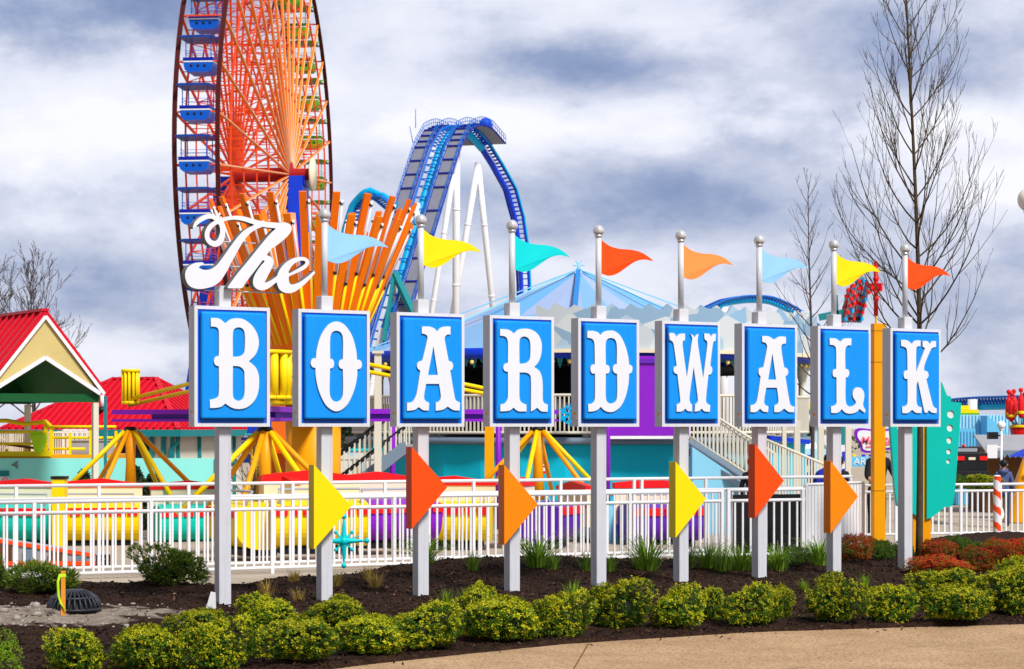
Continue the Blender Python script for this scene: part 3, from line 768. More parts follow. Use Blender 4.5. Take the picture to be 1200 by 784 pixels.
for px, a, b_, hw, lab in [(1001,626,660,19,'thin red-leaved shrub beside the L post'), (1097,631,660,19,'red-leaved shrub below the teal board'), (1106,652,676,34,'low spreading red-leaved shrub by the bare tree'), (1163,639,671,25,'red-leaved shrub under the striped pole'), (1188,627,658,24,'red-leaved shrub past the striped pole')]:
    put_shrub(REDS, 'red_shrub', px, a, b_, hw, lab, 'shrub', 'red shrubs')
for px, a, b_, hw, lab in [(1029,628,657,24,'dark green mound at the foot of the orange pillar'), (1062,631,655,12,'small dark green mound beside the K post'), (1128,626,655,22,'dark green mound before the white railing, by the red shrubs'), (1152,632,652,16,'small green mound just before the striped pole'), (933,636,662,17,'dark green mound between the grasses and the L post')]:
    put_shrub(DARK, 'green_mound', px, a, b_, hw, lab, 'shrub', 'dark green mounds')
put_shrub(LIME, 'lime_plant', 3, 745, 775, 20, 'bright lime-green plant at the lower corner of the bed', 'plant', None)
put_shrub(LIME, 'lime_plant', 12, 772, 800, 22, 'lime-green plant lowest in the corner of the bed', 'plant', None)

def grass_mesh(name, seed, n, h, spread, m, droop):
    rg = random.Random(seed); mb = MB()
    for i in range(n):
        a = rg.uniform(0, 6.28); r0 = rg.random()*.12
        l = h*rg.uniform(.55, 1.1); out = spread*rg.uniform(.1, 1)
        p0 = Vector((math.cos(a)*r0, math.sin(a)*r0, 0)); dv = Vector((math.cos(a), math.sin(a), 0)); sd_ = Vector((-dv.y, dv.x, 0))
        w = rg.uniform(.005, .011); pts = []
        for k in range(5):
            t = k/4
            pts.append(p0+dv*out*t**1.6+Vector((0,0,l*(t-droop*rg.uniform(.6,1.2)*t**3))))
        vs = []
        for k, p in enumerate(pts):
            ww = w*(1-k/4.3); vs += [p-sd_*ww, p+sd_*ww]
        mb.add(vs, [(2*k, 2*k+1, 2*k+3, 2*k+2) for k in range(4)], 0, True)
    o = mb.build(name, m, recalc=False); me = o.data; bpy.data.objects.remove(o); return me
GR = [grass_mesh('grass_tuft', 5+i, 130, .58, .64, 'grass_blade', .58) for i in range(3)]
GS = [grass_mesh('grass_tuft_thin', 15+i, 70, .47, .26, 'grass_blade', .32) for i in range(2)]
DR = [grass_mesh('dry_tuft', 25, 80, .30, .18, 'dry_blade', .15)]
GL = [grass_mesh('young_plant', 35, 60, .30, .14, 'lime_leaf', .1)]
def put_tuft(meshes, name, px, ytop, ybot, label, cat, group, href):
    Z = F*(CAMZ-.1)/(ybot-500); x = (px-600)/F*Z
    Z = F*(CAMZ-bed_z(x, Z))/(ybot-500); x = (px-600)/F*Z
    o = bpy.data.objects.new(name, meshes[srng.randrange(len(meshes))]); col.objects.link(o)
    s = (ybot-ytop)/F*Z/href
    o.location = (x, Z, bed_z(x, Z)-.01); o.scale = (s, s, s); o.rotation_euler = (0,0,srng.uniform(0,6.28))
    tag(o, label, cat, group)
for px, a, b_, kind, lab in [
 (498,625,660,0,'arching grass clump behind the A post between O and R'), (555,634,660,1,'thin grass clump between the red and orange arrows'), (630,620,662,0,'tall arching grass clump just past the orange arrow of R'),
 (648,638,662,1,'small wispy grass beside the tall clump by R'), (688,636,662,1,'grass peeping past the near side of the D post'), (714,640,663,1,'grass peeping past the far side of the D post'),
 (758,622,664,0,'big grass clump alone between the D and W posts'), (808,636,667,1,'grass clump just past the W post'), (830,634,668,0,'feathery grass clump between W post and dark gate'), (848,638,670,1,'grass clump with pale tips before the dark gate'),
 (868,636,671,0,'grass clump just before the last A post'), (912,637,671,0,'drooping grass clump just after the last A post'), (960,628,664,0,'upright grass clump beside the L post')]:
    put_tuft(GS if kind else GR, 'grass_clump', px, a, b_, lab, 'grass', 'ornamental grasses', .36)
for px, a, b_, lab in [(312,677,698,'dry tan tuft between the B and O posts'), (350,688,704,'rusty dry tuft just before the O post'), (345,668,685,'dry tuft at the fence foot before the O post'), (394,668,688,'dry tuft touching the O post'), (432,663,682,'dry tuft below the turquoise starburst'), (440,670,690,'lower dry tuft after the O post')]:
    put_tuft(DR, 'dry_tuft', px, a, b_, lab, 'grass', 'dry tufts', .27)
for px, a, b_, lab in [(523,690,711,'young green plant in mulch near the A post'), (1013,671,688,'young green plant in mulch between L and K'), (672,678,702,'young plant behind the shrub beside D post'), (745,655,668,'young plant between the D post and the big grass'), (942,678,692,'young plant in mulch before the L post'), (545,688,704,'young plant behind the wide shrub at R')]:
    put_tuft(GL, 'young_plant', px, a, b_, lab, 'plant', 'young plants in the mulch', .27)

# ------------------------------------------------------------------ drain dome, stake, starburst
dc = P(87, 722, 20.2); dz = bed_z(dc.x, dc.y)
dt = thing('drain_dome', 'black domed drain grate with slots behind the orange stake', 'drain', (dc.x, dc.y, dz))
ga = MB(); r_ = .262
for k in range(28):
    a = 2*PI*k/28
    ga.tube([dc+Vector((math.cos(a)*r_*math.cos(e), math.sin(a)*r_*math.cos(e), dz-dc.z+.19*math.sin(e))) for e in (0,.3,.6,.9,1.2)], .012, 5)
for e in (0, .62):
    ga.tube([Vector((dc.x+math.cos(2*PI*k/32)*r_*math.cos(e), dc.y+math.sin(2*PI*k/32)*r_*math.cos(e), dz+.19*math.sin(e))) for k in range(33)], .014, 5)
ga.lathe((dc.x,dc.y,dz), [(.12,.170),(.09,.186),(.0,.195)], 24)
ga.build('grate', 'grate_black', dt)
inn = MB(); inn.lathe((dc.x,dc.y,dz-.03), [(.24,0),(.19,.10),(.0,.17)], 24); inn.build('drain_well', 'black', dt)
sp = P(74, 722, 19.6); sz = bed_z(sp.x, sp.y)
stt = thing('wood_stake', 'orange wooden survey stake with yellow ribbon beside the black drain dome', 'stake', (sp.x, sp.y, sz))
sb_ = MB(); sb_.box((sp.x, sp.y, sz+.20), (.042,.022,.46), rotz(.3)); sb_.build('stake', 'stake_wood', stt)
rb = MB(); rb.tube([(sp.x-.025,sp.y-.02,sz+.40),(sp.x-.045,sp.y-.025,sz+.33),(sp.x-.04,sp.y-.03,sz+.2),(sp.x-.02,sp.y-.025,sz+.12),(sp.x+.035,sp.y-.03,sz+.05)], [.012,.014,.013,.011,.004], 5); rb.box((sp.x,sp.y,sz+.385),(.05,.03,.03),rotz(.3)); rb.build('ribbon', 'lime', stt)
mk = P(247, 722, 20.4); mkz = bed_z(mk.x, mk.y)
mkb = MB(); mkb.prism([[(-.05,0),(.05,0),(.045,.16),(.0,.17)]], lambda a, b, d: Vector((mk.x+a, mk.y+d, mkz+b)), 0, .03); tag(mkb.build('marker_plate', 'white_paint'), 'small white plastic marker leaning beside the B post', 'marker')

# ------------------------------------------------------------------ white fences
def fence(name, A, B_, posts, rails, lo, hi, step, pw, pr, label, group=None, base=None, m='white_paint', rr=.024, dep=.018):
    A = Vector((A[0],A[1],0)); B_ = Vector((B_[0],B_[1],0)); L = (B_-A).length; d = (B_-A)/L; ang = math.atan2(d.y, d.x)
    gzf = lambda p: gz(p.x, p.y) if base is None else base
    t = thing(name, label, 'fence', (A.x, A.y, gzf(A)), ang, group)
    for z in rails:
        r = MB(); r.tube([A+Vector((0,0,z)), B_+Vector((0,0,z))], rr, 10); r.build('rail', m, t)
    ps = sorted(posts)
    for q in ps:
        p = A+d*q; r = MB(); r.box((p.x,p.y,(gzf(p)-.05+max(rails))/2), (pr,pr,max(rails)-gzf(p)+.05), rotz(ang)); r.build('post', m, t, bevel=.004)
    edges = [0]+[q for q in ps if .2 < q < L-.2]+[L]
    for a, b in zip(edges, edges[1:]):
        k = max(1, int((b-a)/step)); r = MB()
        for i in range(1, k):
            p = A+d*(a+(b-a)*i/k); r.box((p.x,p.y,(lo+hi)/2), (pw,dep,hi-lo), rotz(ang))
        if r.v: r.build('picket_panel', m, t)
    return t
def onpx(px, A, B_):
    # distance along A-B at which the line is seen at pixel column px
    t = (px-600)/F; dx, dy = B_[0]-A[0], B_[1]-A[1]
    s = (t*A[1]-A[0])/(dx-t*dy); return s*math.hypot(dx, dy)
FA = ((-80-600)/F*24.35, 24.35); FB_ = ((848-600)/F*28.95, 28.95)
fence('white_fence', FA, FB_, [onpx(p, FA, FB_) for p in (-70,40,177,319,462,600,738,846)], (.05,.80,.935), .05, .80, .118, .026, .045,
      'white picket fence along the mulch bed, behind the letter posts')
RA = ((-80-600)/F*25.75, 25.75); RB_ = ((1000-600)/F*31.3, 31.3)
fence('white_fence', RA, RB_, [onpx(p, RA, RB_) for p in (-70,19,116,221,331,343,451,555,657,743,752,827,905,997)], (.02,.92,1.09), .02, .92, .105, .024, .042,
      'second white picket fence, a step behind the nearer one and taller')
# gate at the end of the near fence with a dark board behind it
GA_ = (FB_[0]+.05, FB_[1]+.02); GB_ = ((943-600)/F*29.45, 29.45)
fence('white_gate', GA_, GB_, [.02, onpx(942, GA_, GB_)-.02], (.03,.80,.95), .03, .80, .125, .026, .05, 'white gate standing in front of a black board')
q0 = P(859, 0, 29.75); q1 = P(938, 0, 30.1)
bk = MB(); bk.bar((q0.x,q0.y,.31), (q1.x,q1.y,.31), .03, 1.10); tag(bk.build('dark_board', 'black'), 'black board standing behind the white gate', 'board')
# close-boarded white screen
WA = ((944-600)/F*30., 30.); WB_ = ((1012-600)/F*31.2, 31.2)
fence('board_fence', WA, WB_, [0, onpx(1011, WA, WB_)], (1.0,), -.12, 1.0, .085, .074, .05, 'close-boarded white screen between the last A and the K posts', dep=.025)
SA = ((1006-600)/F*35.4, 35.4); SB_ = ((1300-600)/F*36.8, 36.8)
fence('white_railing', SA, SB_, [onpx(p, SA, SB_) for p in (1010,1050,1114,1126,1172,1240)], (-.02,.72,.835), -.02, .72, .108, .03, .05, 'white railing beyond the teal board, with the striped pole', base=-.3)

# starburst ornament and snowflake
def starburst(c, R1, R2, m, name, label):
    t = thing(name, label, 'ornament', c); b = MB()
    for k in range(8):
        a = PI/4*k; rr = R1 if k % 2 == 0 else R2
        d = Vector((math.cos(a)*.92, .15*math.cos(a), math.sin(a)))
        b.lathe(c, [(.05 if k % 2 == 0 else .03, 0), (.03 if k % 2 == 0 else .016, rr*.35), (.010, rr*.9), (.008, rr)], 8, 0, d)
        b.ball(c+d*rr, .034 if k % 2 == 0 else .024, 10)
    b.ball(c, .06, 12)
    b.build('star', m, t)
    return t
sc_ = P(403, 634, 25.0); stb = starburst(sc_, .30, .15, 'turquoise', 'starburst_ornament', 'turquoise starburst with ball tips hanging beside the O post')
br = MB(); br.tube([sc_+Vector((0,.03,0)), sc_+Vector((.1,1.1,0))], .010, 6); br.build('bracket', 'turquoise', stb)

# ------------------------------------------------------------------ bare trees
def bare_tree(name, base, H, r0, seed, label, lean=(0,0), n1=46, z0=.32, reach=1.0, m='bark', fine=1., up=.9, leader=True, rmin=.0022):
    rg = random.Random(seed); base = Vector(base)
    t = thing(name, label, 'tree', base)
    tr = MB(); cr = MB()
    def axis(s): return base+Vector((lean[0]*s+.06*math.sin(s*5)*H/9, lean[1]*s+.03*math.sin(s*7), H*s))
    pts = [axis(k/24) for k in range(25)]
    tr.tube(pts, [max(.004, r0*(1-.93*(k/24)**.85)) for k in range(25)], 9)
    tr.build('trunk', m, t)
    def branch(p, d, l, r, lev):
        n = 7 if lev == 1 else 5
        q = p.copy(); P_ = [q.copy()]; dd = d.copy()
        for k in range(n):
            dd = (dd+Vector((rg.gauss(0,.05), rg.gauss(0,.05), up*.11+rg.gauss(0,.04)))).normalized()
            q = q+dd*l/n; P_.append(q.copy())
        cr.tube(P_, [max(rmin, r*(1-.8*k/n)) for k in range(n+1)], 6 if lev == 1 else 4, cap=False)
        if lev >= 4: return
        cnt = {1: int(rg.uniform(4, 8)*fine), 2: int(rg.uniform(1, 3.4)*fine), 3: 1 if rg.random() < .3*fine else 0}[lev]
        for _ in range(cnt):
            s = rg.uniform(.2, .95); i = min(int(s*n), n-1); f = s*n-i
            pp = P_[i].lerp(P_[i+1], f); ax = (P_[i+1]-P_[i]).normalized()
            o = ax.orthogonal().normalized(); o = Matrix.Rotation(rg.uniform(0, 6.28), 3, ax) @ o
            a = rg.uniform(.32, .68)
            branch(pp, (ax*math.cos(a)+o*math.sin(a)).normalized(), l*rg.uniform(.28, .58)*(1.1-.5*s), r*(1-.8*s)*.62, lev+1)
    for k in range(n1):
        s = z0+(1-z0)*((k+.5)/n1)**1.08
        s = min(.985, max(z0, s+rg.uniform(-.01, .01))); az = k*2.399+rg.uniform(-.4, .4)
        p = axis(s)
        pol = R(60)-(s-z0)/(1-z0)*R(30)+rg.uniform(-.12, .12)
        d = Vector((math.cos(az)*math.sin(pol), math.sin(az)*math.sin(pol), math.cos(pol)))
        l = reach*(1.0-.72*((s-z0)/(1-z0))**1.3)*rg.uniform(.75, 1.15)
        branch(p, d, l, max(rmin*2, r0*.36*(1-.7*s)), 1)
    cr.build('crown', m, t)
    return t
tb = P(1077, 660, 27.9)
bare_tree('bare_tree', (tb.x, tb.y, bed_z(tb.x, tb.y)-.05), 9.6, .052, 4, 'tall bare young tree with upswept branches beside the K sign', lean=(-.16,0), n1=58, z0=.27, reach=2.1, fine=1.3, up=1.55)
tb = P(950, 600, 46)
bare_tree('bare_tree', (tb.x, tb.y, gz(tb.x,tb.y)), 7.9, .065, 9, 'slim bare tree seen between the last A and the L signs', lean=(.0,0), n1=34, z0=.38, reach=1.6, fine=.6, rmin=.0026, m='bark_far')
for px, Z, H, s, lab in ((-25,95,11.6,21,'wide bare tree behind the red gazebo roof'), (38,105,10.6,23,'smaller bare tree peeping over the gazebo ridge')):
    tb = P(px, 520, Z); bare_tree('bare_tree', (tb.x, tb.y, -.75), H, .16, s, lab, n1=34, z0=.25, reach=4.6, m='bark_far', fine=1.35, up=.7, rmin=.009)

# ------------------------------------------------------------------ teal retro sign, orange pillar, striped pole, lamps
M['disc_white'] = mat('disc_white', (.88,.86,.80), .4, .03, 3)
c0 = P(1079, 640, 29.2); gz0 = bed_z(c0.x, c0.y)
rt = thing('retro_sign', 'tall teal winged board with round holes on orange posts beside the bare tree', 'sign', (c0.x, c0.y, gz0))
def S(px, py, d=0): 
    v = P(px, py, 29.2); v.y += d; return v
for (xa, xb) in ((1068.5,1074.5), (1079.5,1090)):
    a = S(xa,0); b = S(xb,0); q = MB(); q.box(((a.x+b.x)/2, c0.y, (gz0+2.05)/2), (b.x-a.x, .12, 2.05-gz0)); q.build('post', 'amber', rt, bevel=.006)
def circ(cx, cy, rx, ry, n=22): return [(cx+rx*math.cos(2*PI*k/n), cy+ry*math.sin(2*PI*k/n)) for k in range(n)]
wing = [(1084.5,608),(1090,606),(1097,601),(1105,594),(1114.5,593),(1117.5,575),(1125,472),(1113,471),(1113,465),(1108,463.5),(1103,450),(1096,440),(1084.5,440)]
holes = [circ(1112.5,485.5,4.2,4.6), circ(1111.5,501.5,3.6,4.2), circ(1110.7,516,3.1,3.8), circ(1110,529,2.7,3.2), circ(1109.5,540.5,2.3,2.7)]
def mir(l): return [(2*1082.5-a, b) for a, b in l]
for lp in ([wing]+holes, [mir(wing)]+[mir(h) for h in holes]):
    q = MB(); q.prism(lp, lambda a, b, d: S(a, b, d), -.10, .06); wpn = q.build('wing_panel', 'teal', rt)
    for h in lp[1:]:
        q = MB(); q.prism([h], lambda a, b, d: S(a, b, d), -.085, -.06); q.build('hole_disc', 'disc_white', wpn)  # pale disc added in each hole so that it looks bright
cp = P(1029, 640, 31.0); cz = bed_z(cp.x, cp.y)
op = thing('orange_pillar', 'square orange pillar topped by a red lattice finial between L and K', 'pillar', (cp.x, cp.y, cz))
q = MB(); q.box((cp.x, cp.y, (cz+3.41)/2), (.178,.178,3.41-cz), rotz(.12)); q.build('shaft', 'amber', op, bevel=.006)
q = MB()
for y in (388, 424.5, 575):
    z = CAMZ-(y-500)/F*31; q.box((cp.x, cp.y, z), (.182,.182,.008), rotz(.12))
q.build('seam', 'brown', op)
fx = P(1026.5, 300, 31)
q = MB(); q.tube([(fx.x,cp.y,3.41),(fx.x,cp.y,3.55)], .015, 8); q.build('spindle', 'yellow', op)
q = MB(); q.tube([(fx.x,cp.y,3.53),(fx.x,cp.y,4.33)], .034, 8)
zz = lambda y: CAMZ-(y-500)/F*31
q.ball((fx.x,cp.y,zz(308)), .032, 10)
for y, r in ((327,.05),(350,.05)): q.ball((fx.x,cp.y,zz(y)), r, 10)
for k in range(6):
    a = 2*PI*k/6+.4
    q.box((fx.x+.065*math.cos(a), cp.y+.065*math.sin(a), zz(338+3*math.sin(k*2.1))), (.07,.05,.085), rotz(a))
q.build('finial', 'red', op)
sp_ = P(1168.5, 630, 35.0)
pt = thing('striped_pole', 'red and white candy striped pole at the railing', 'pole', (sp_.x, sp_.y, -.3))
q = MB(); nseg = 60; zt = CAMZ-(558-500)/F*35
mb_r = .066
for k in range(nseg):
    z0_ = -.3+(zt+.3)*k/nseg; z1_ = -.3+(zt+.3)*(k+1)/nseg
    for j in range(16):
        a0, a1 = 2*PI*j/16, 2*PI*(j+1)/16
        stripe = ((z0_*3.6+j/16.) % 1) < .42
        q.add([(sp_.x+mb_r*math.cos(a), sp_.y+mb_r*math.sin(a), z) for a, z in ((a0,z0_),(a1,z0_),(a1,z1_),(a0,z1_))], [(0,1,2,3)], 1 if stripe else 0, True)
q.build('shaft', ['white_paint','orange_red'], pt)
q = MB(); q.lathe((sp_.x,sp_.y,zt), [(.066,-.01),(.05,.015),(0,.02)], 16); q.build('cap', 'white_paint', pt)
M['globe'] = mat('globe', (.95,.92,.82), .25, .03, 3)
def lamp(px, py, rpx, Z, label, arms=True):
    c_ = P(px, py, Z); r = rpx/F*Z; g_ = gz(c_.x, Z)
    t = thing('lamp_post', label, 'street lamp', (c_.x, c_.y, g_))
    q = MB(); q.ball(c_, r, 20); q.build('globe', 'globe', t)
    q = MB(); q.tube([(c_.x,c_.y,g_),(c_.x,c_.y,c_.z-r*.9)], r*.28, 12); q.lathe((c_.x,c_.y,c_.z-r), [(r*.3,-.05),(r*.55,0),(r*.5,r*.12)], 14); q.lathe((c_.x,c_.y,g_), [(r*.6,0),(r*.55,.2),(r*.3,.3)], 14)
    q.build('pole', 'white_paint', t)
    if arms:
        q = MB(); q.box((c_.x-.28,c_.y,c_.z-.75), (.30,.16,.38)); q.bar((c_.x-.2,c_.y,c_.z-.62),(c_.x,c_.y,c_.z-.62),.04); q.build('speaker', 'white_paint', t)
        q = MB(); q.box((c_.x-.25,c_.y,c_.z-.30), (.28,.2,.2)); q.bar((c_.x-.2,c_.y,c_.z-.3),(c_.x,c_.y,c_.z-.3),.04); q.build('floodlight', 'black', t)
lamp(1173.5, 498, 5, 58, 'white globe lamp on white pole before the grey awning')
lamp(1207.5, 234, 15, 25, 'large white globe lamp high up, cut off by the picture edge', False)
#PART2
# ------------------------------------------------------------------ ferris wheel
def ferris():
    hub = Vector(((308-600)/F*155, 155, 20.9)); Rw = 20.0
    d = Vector((.1, .995, 0)).normalized(); n = Vector((d.y, -d.x, 0)); up = Vector((0,0,1))
    t = thing('ferris_wheel', 'giant orange ferris wheel with blue and green gondolas on a blue tower', 'ferris wheel', (hub.x, hub.y, gz(hub.x, hub.y)))
    hw = 1.45
    def wp(a, r, o): return hub+d*(r*math.cos(a))+up*(r*math.sin(a))+n*o
    K = 36
    for s in (-1, 1):
        q = MB()
        for k in range(K*3):
            a0, a1 = 2*PI*k/(K*3), 2*PI*(k+1)/(K*3)
            q.bar(wp(a0, Rw, s*hw), wp(a1, Rw, s*hw), .15, .30, up=n)
        q.build('rim', 'wheel_rim', t)
        q = MB()
        for k in range(K):
            a = 2*PI*(k+.5)/K
            q.bar(wp(a, Rw-.2, s*hw), wp(a, .9, s*2.1), .15, .15, mi=0 if s > 0 else 1)
            # light strips nearer the hub
            if s > 0: q.bar(wp(a, 19.0, s*1.49+.09), wp(a, 1.0, s*2.12+.09), .045, .05, mi=2)
        q.build('spoke_lattice', ['wheel_orange','wheel_red','wheel_pale'], t)
        for r, m_ in ((6.5,.09),(10.,.10),(13.5,.10),(16.8,.12)):
            q = MB(); o = s*(2.1+(hw-2.1)*(r-.9)/(Rw-1.1))
            for k in range(K):
                q.bar(wp(2*PI*(k+.5)/K, r, o), wp(2*PI*(k+1.5)/K, r, o), m_)
            q.build('ring', 'wheel_red', t)
    q = MB()
    for k in range(K):
        a = 2*PI*(k+.5)/K
        for i, r in enumerate((5.,8.3,10.,11.8,13.5,15.2,16.8,18.4)):
            o = 2.1+(hw-2.1)*(r-.9)/(Rw-1.1)
            q.bar(wp(a, r, -o), wp(a, r, o), .06)
            if i % 2 == 0: q.bar(wp(a, r, -o), wp(a, r+1.8, o), .05)
            else: q.bar(wp(a, r, o), wp(a, r+1.6, -o), .05)
        q.bar(wp(a, Rw, -hw), wp(a, Rw, hw), .10)
    q.build('cross_bracing', 'wheel_red', t)
    q = MB(); q.lathe(hub, [(.01,-2.3),(.9,-2.3),(.9,-1.9),(.55,-1.85),(.55,1.85),(.9,1.9),(.9,2.25),(.45,2.3),(.45,3.6),(.01,3.6)], 24, axis=n); q.build('axle', 'axle_red', t)
    q = MB(); q.lathe(hub+n*3.75, [(.01,.0),(1.25,.02),(1.25,.18),(.01,.24)], 28, axis=n); q.build('hub_disc', 'cream', t)
    for s in (-1, 1):
        for f in (-1, 1):
            q = MB(); top = hub+n*(s*2.75)+d*(f*.5)-up*.3; ft = hub+n*(s*(2.9 if s > 0 else 5.2))+d*(f*3.6); ft.z = gz(ft.x, ft.y)-.2
            q.bar(top, ft, 1.05, 1.2, up=d)
            for k in range(24):
                p = top.lerp(ft, (k+.5)/24); q.bar(p-n*.60*s-d*.62, p-n*.60*s+d*.62, .16, .2, mi=1)
            q.build('tower_leg', ['royal','navy'], t)
        q = MB(); q.box(hub+n*(s*2.75)-up*.55, (1.3,2.0,.7), rotz(math.atan2(n.y, n.x))); q.build('bearing_block', 'navy', t)
    # gondolas
    ang = math.atan2(n.y, n.x)
    protos = {}
    def gondola(a, c1, c2):
        p = wp(a, Rw-.3, 0)
        key = c1
        if key not in protos:
            def loc(x, y, z): return p+n*x+d*y+up*z
            q = MB()
            # rounded tub swept between the rims
            prof = [(-1.0,-1.35),(-.98,-1.85),(-.90,-2.12),(-.70,-2.28),(.70,-2.28),(.90,-2.12),(.98,-1.85),(1.0,-1.35)]
            q.prism([[(x, z) for x, z in prof]], lambda a_, b_, dd: loc(a_, dd, b_), -.9, .9)
            for x in (-.45, 0, .45): q.lathe(loc(x, -.905, -1.85), [(.09,.0),(.09,.03),(0,.03)], 10, 2, axis=-d)
            tub = q.build('gondola', [c1,'white_paint','black'], t)
            q = MB(); q.box(loc(0,0,-1.58), (2.03,1.84,.09), rotz(ang)); q.build('stripe', 'white_paint', tub)
            q = MB(); q.box(loc(0,0,-1.42), (2.05,1.86,.22), rotz(ang)); q.build('rail_edge', 'navy' if c1 == 'gondola_blue' else 'gondola_green_canopy', tub)
            q = MB(); q.prism([[(-1.25,-.02),(-1.15,.08),(-.9,.13),(.9,.13),(1.15,.08),(1.25,-.02)]], lambda a_, b_, dd: loc(a_, dd, b_), -1.15, 1.15); q.build('canopy', c2, tub)
            q = MB()
            for x in (-.85, .85):
                for y in (-.8, .8): q.bar(loc(x,y,-1.3), loc(x,y,0), .06)
            for z in (-1.05, -.85):
                for y in (-.85, .85): q.bar(loc(-.9,y,z), loc(.9,y,z), .025)
                for x in (-.9, .9): q.bar(loc(x,-.85,z), loc(x,.85,z), .025)
            q.bar(loc(-1.4,0,.15), loc(1.4,0,.15), .10)
            q.build('frame', c1, tub)
            tub['label'] = 'blue gondola' if c1 == 'gondola_blue' else 'green gondola'
            protos[key] = (tub, p.copy())
        else:
            tub, p0 = protos[key]; o = copy_tree(tub, t); o.location = tub.location+(p-p0)
    for k in range(K):
        a = 2*PI*k/K
        z = math.cos(a)
        blue = z < -.02 or (z < .3 and math.sin(a) < 0)
        gondola(a, 'gondola_blue' if blue else 'gondola_green', 'gondola_canopy' if blue else 'gondola_green_canopy')
ferris()

# ------------------------------------------------------------------ roller coaster
def coaster_track(t, pts, side, w, deck=None, ties=30, rt=.17, m='coaster_blue', spine='coaster_cyan', sp_r=.55, gap=.9):
    """pts: centre line; side: lateral vectors per point"""
    pts = [Vector(p) for p in pts]
    n = len(pts)
    def norm(i):
        dd = (pts[min(i+1,n-1)]-pts[max(i-1,0)]).normalized(); return side[i].cross(dd).normalized()
    for s in (-1, 1):
        q = MB(); q.tube([p+side[i]*w*s for i, p in enumerate(pts)], rt, 6); q.build('rail', m, t)
    q = MB(); q.tube([p-norm(i)*gap for i, p in enumerate(pts)], sp_r, 8, 1)
    for k in range(ties):
        f = (k+.5)/ties*(n-1); i = min(int(f), n-2); u = f-i
        p = pts[i].lerp(pts[i+1], u); sv = side[i]; nn = norm(i)
        q.bar(p-sv*w, p+sv*w, .16); q.bar(p-sv*w, p-nn*gap*.9, .14); q.bar(p+sv*w, p-nn*gap*.9, .14)
    q.build('spine_frame', [m, spine], t)
def densify(pts, seg=8):
    return [Vector((*a, b)) for a, b in zip([(x, y) for x, y in smooth_path([(p[0], p[1]) for p in pts], False, seg)], [z for _, z in smooth_path([(i, p[2]) for i, p in enumerate(pts)], False, seg)])]
def coaster():
    t = thing('roller_coaster', 'blue roller coaster lift hill with grey walkways on tall white columns', 'roller coaster', (-20, 300, -.75))
    key = [(432,440,287),(447,385,289),(472,303,293),(497,220,297),(513,172,300),(524,152,301.5),(537,147,304),(551,152,306.5),(566,169,309)]
    cl = densify([P(*k) for k in key], 6)
    lat = Vector((.955,-.296,0)); n = len(cl)
    coaster_track(t, cl, [lat]*n, 1.0, ties=46)
    # walkways either side of the lift
    def norm(i):
        dd = (cl[min(i+1,n-1)]-cl[max(i-1,0)]).normalized(); return lat.cross(dd).normalized()
    for s in (-1, 1):
        q = MB()
        inner = [p+lat*s*1.45 for p in cl]; outer = [p+lat*s*(3.6) for p in cl]
        for i in range(n-1):
            nn = norm(i)*.15
            q.add([inner[i],outer[i],outer[i+1],inner[i+1],inner[i]-nn,outer[i]-nn,outer[i+1]-nn,inner[i+1]-nn], [(0,1,2,3),(7,6,5,4),(0,4,5,1),(1,5,6,2),(2,6,7,3),(3,7,4,0)], 0)
        q.build('walkway', 'coaster_deck', t)
        q = MB()
        for e in (inner, outer): q.tube([p-norm(i)*.1 for i, p in enumerate(e)], .13, 6)
        for i in range(0, n-1):
            for u in (0,) if i % 3 else (0,):
                if i % 2 == 0: q.bar(inner[i]+norm(i)*.10, outer[i]+norm(i)*.10, .24, .2)
        q.build('walkway_frame', 'navy', t)
        q = MB()
        for h in (.6, 1.15):
            for e in (outer, inner): q.tube([p+Vector((0,0,h)) for p in e], .05, 5)
        for i in range(n):
            for e in (outer, inner): q.bar(e[i], e[i]+Vector((0,0,1.15)), .08)
        q.build('handrail', 'coaster_blue', t)
    # first drop
    key = [(551,152,306.5),(566,169,309),(581,193,311),(597,222,313),(606,255,314.5),(611,290,315),(613,330,315.5),(614,390,315.5),(612,450,315)]
    dl = densify([P(*k) for k in key], 6)
    coaster_track(t, dl, [Vector((.90,-.44,0))]*len(dl), .95, ties=52, m='royal', spine='royal', sp_r=.35, gap=.7, rt=.2)
    q = MB(); q.tube([p+Vector((.90,-.44,0))*1.25 for p in dl], .16, 6); q.build('cyan_pipe', 'coaster_cyan', t)
    q = MB(); a = P(563,157,308); q.ball(a+Vector((.8,-1,1.2)), 1.1, 12); q.build('motor_housing', 'royal', t)
    q = MB(); q.tube([P(487,128,299), P(487,150,299)], .06, 5); q.tube([P(480,148,298), P(484,168,298)], .06, 5); q.build('mast', 'coaster_blue', t)
    def colm(a, b, r, r2=None):
        b = Vector(b); q = MB(); q.tube([a, a.lerp(b, .25), a.lerp(b, .2501), b], [r, r, r*1.0, r2 or r], 14); 
        for f in (.22, .47, .72): q.lathe(a.lerp(b, f), [(r,-.16),(r*1.12,-.13),(r*1.12,.13),(r,.16)], 14, axis=(b-a))
        q.build('support_column', 'coaster_white', t)
    def ft(px, Z): v = P(px, 520, Z); v.z = -.9; return v
    colm(P(535,168,304), ft(534,304), .55)
    colm(P(531,205,303), ft(482,296), .40)
    colm(P(560,192,309), ft(505,304), .46)
    colm(P(560,190,309), ft(594,314), .46)
    colm(P(489,238,296), ft(489,296), .42); colm(P(462,330,292), ft(470,286), .40); colm(P(447,385,289), ft(424,284), .40)
    # raking blue strut at the foot of the hill
    q = MB(); q.bar(P(462,320,291), P(490,380,286), .9, .7); q.bar(P(462,320,291), P(450,400,286), .5, .5); q.build('strut', 'trim_teal', t)
    t2 = thing('roller_coaster', 'cyan coaster track curving over just behind the orange slat crown', 'roller coaster', (-18, 230, -.75))
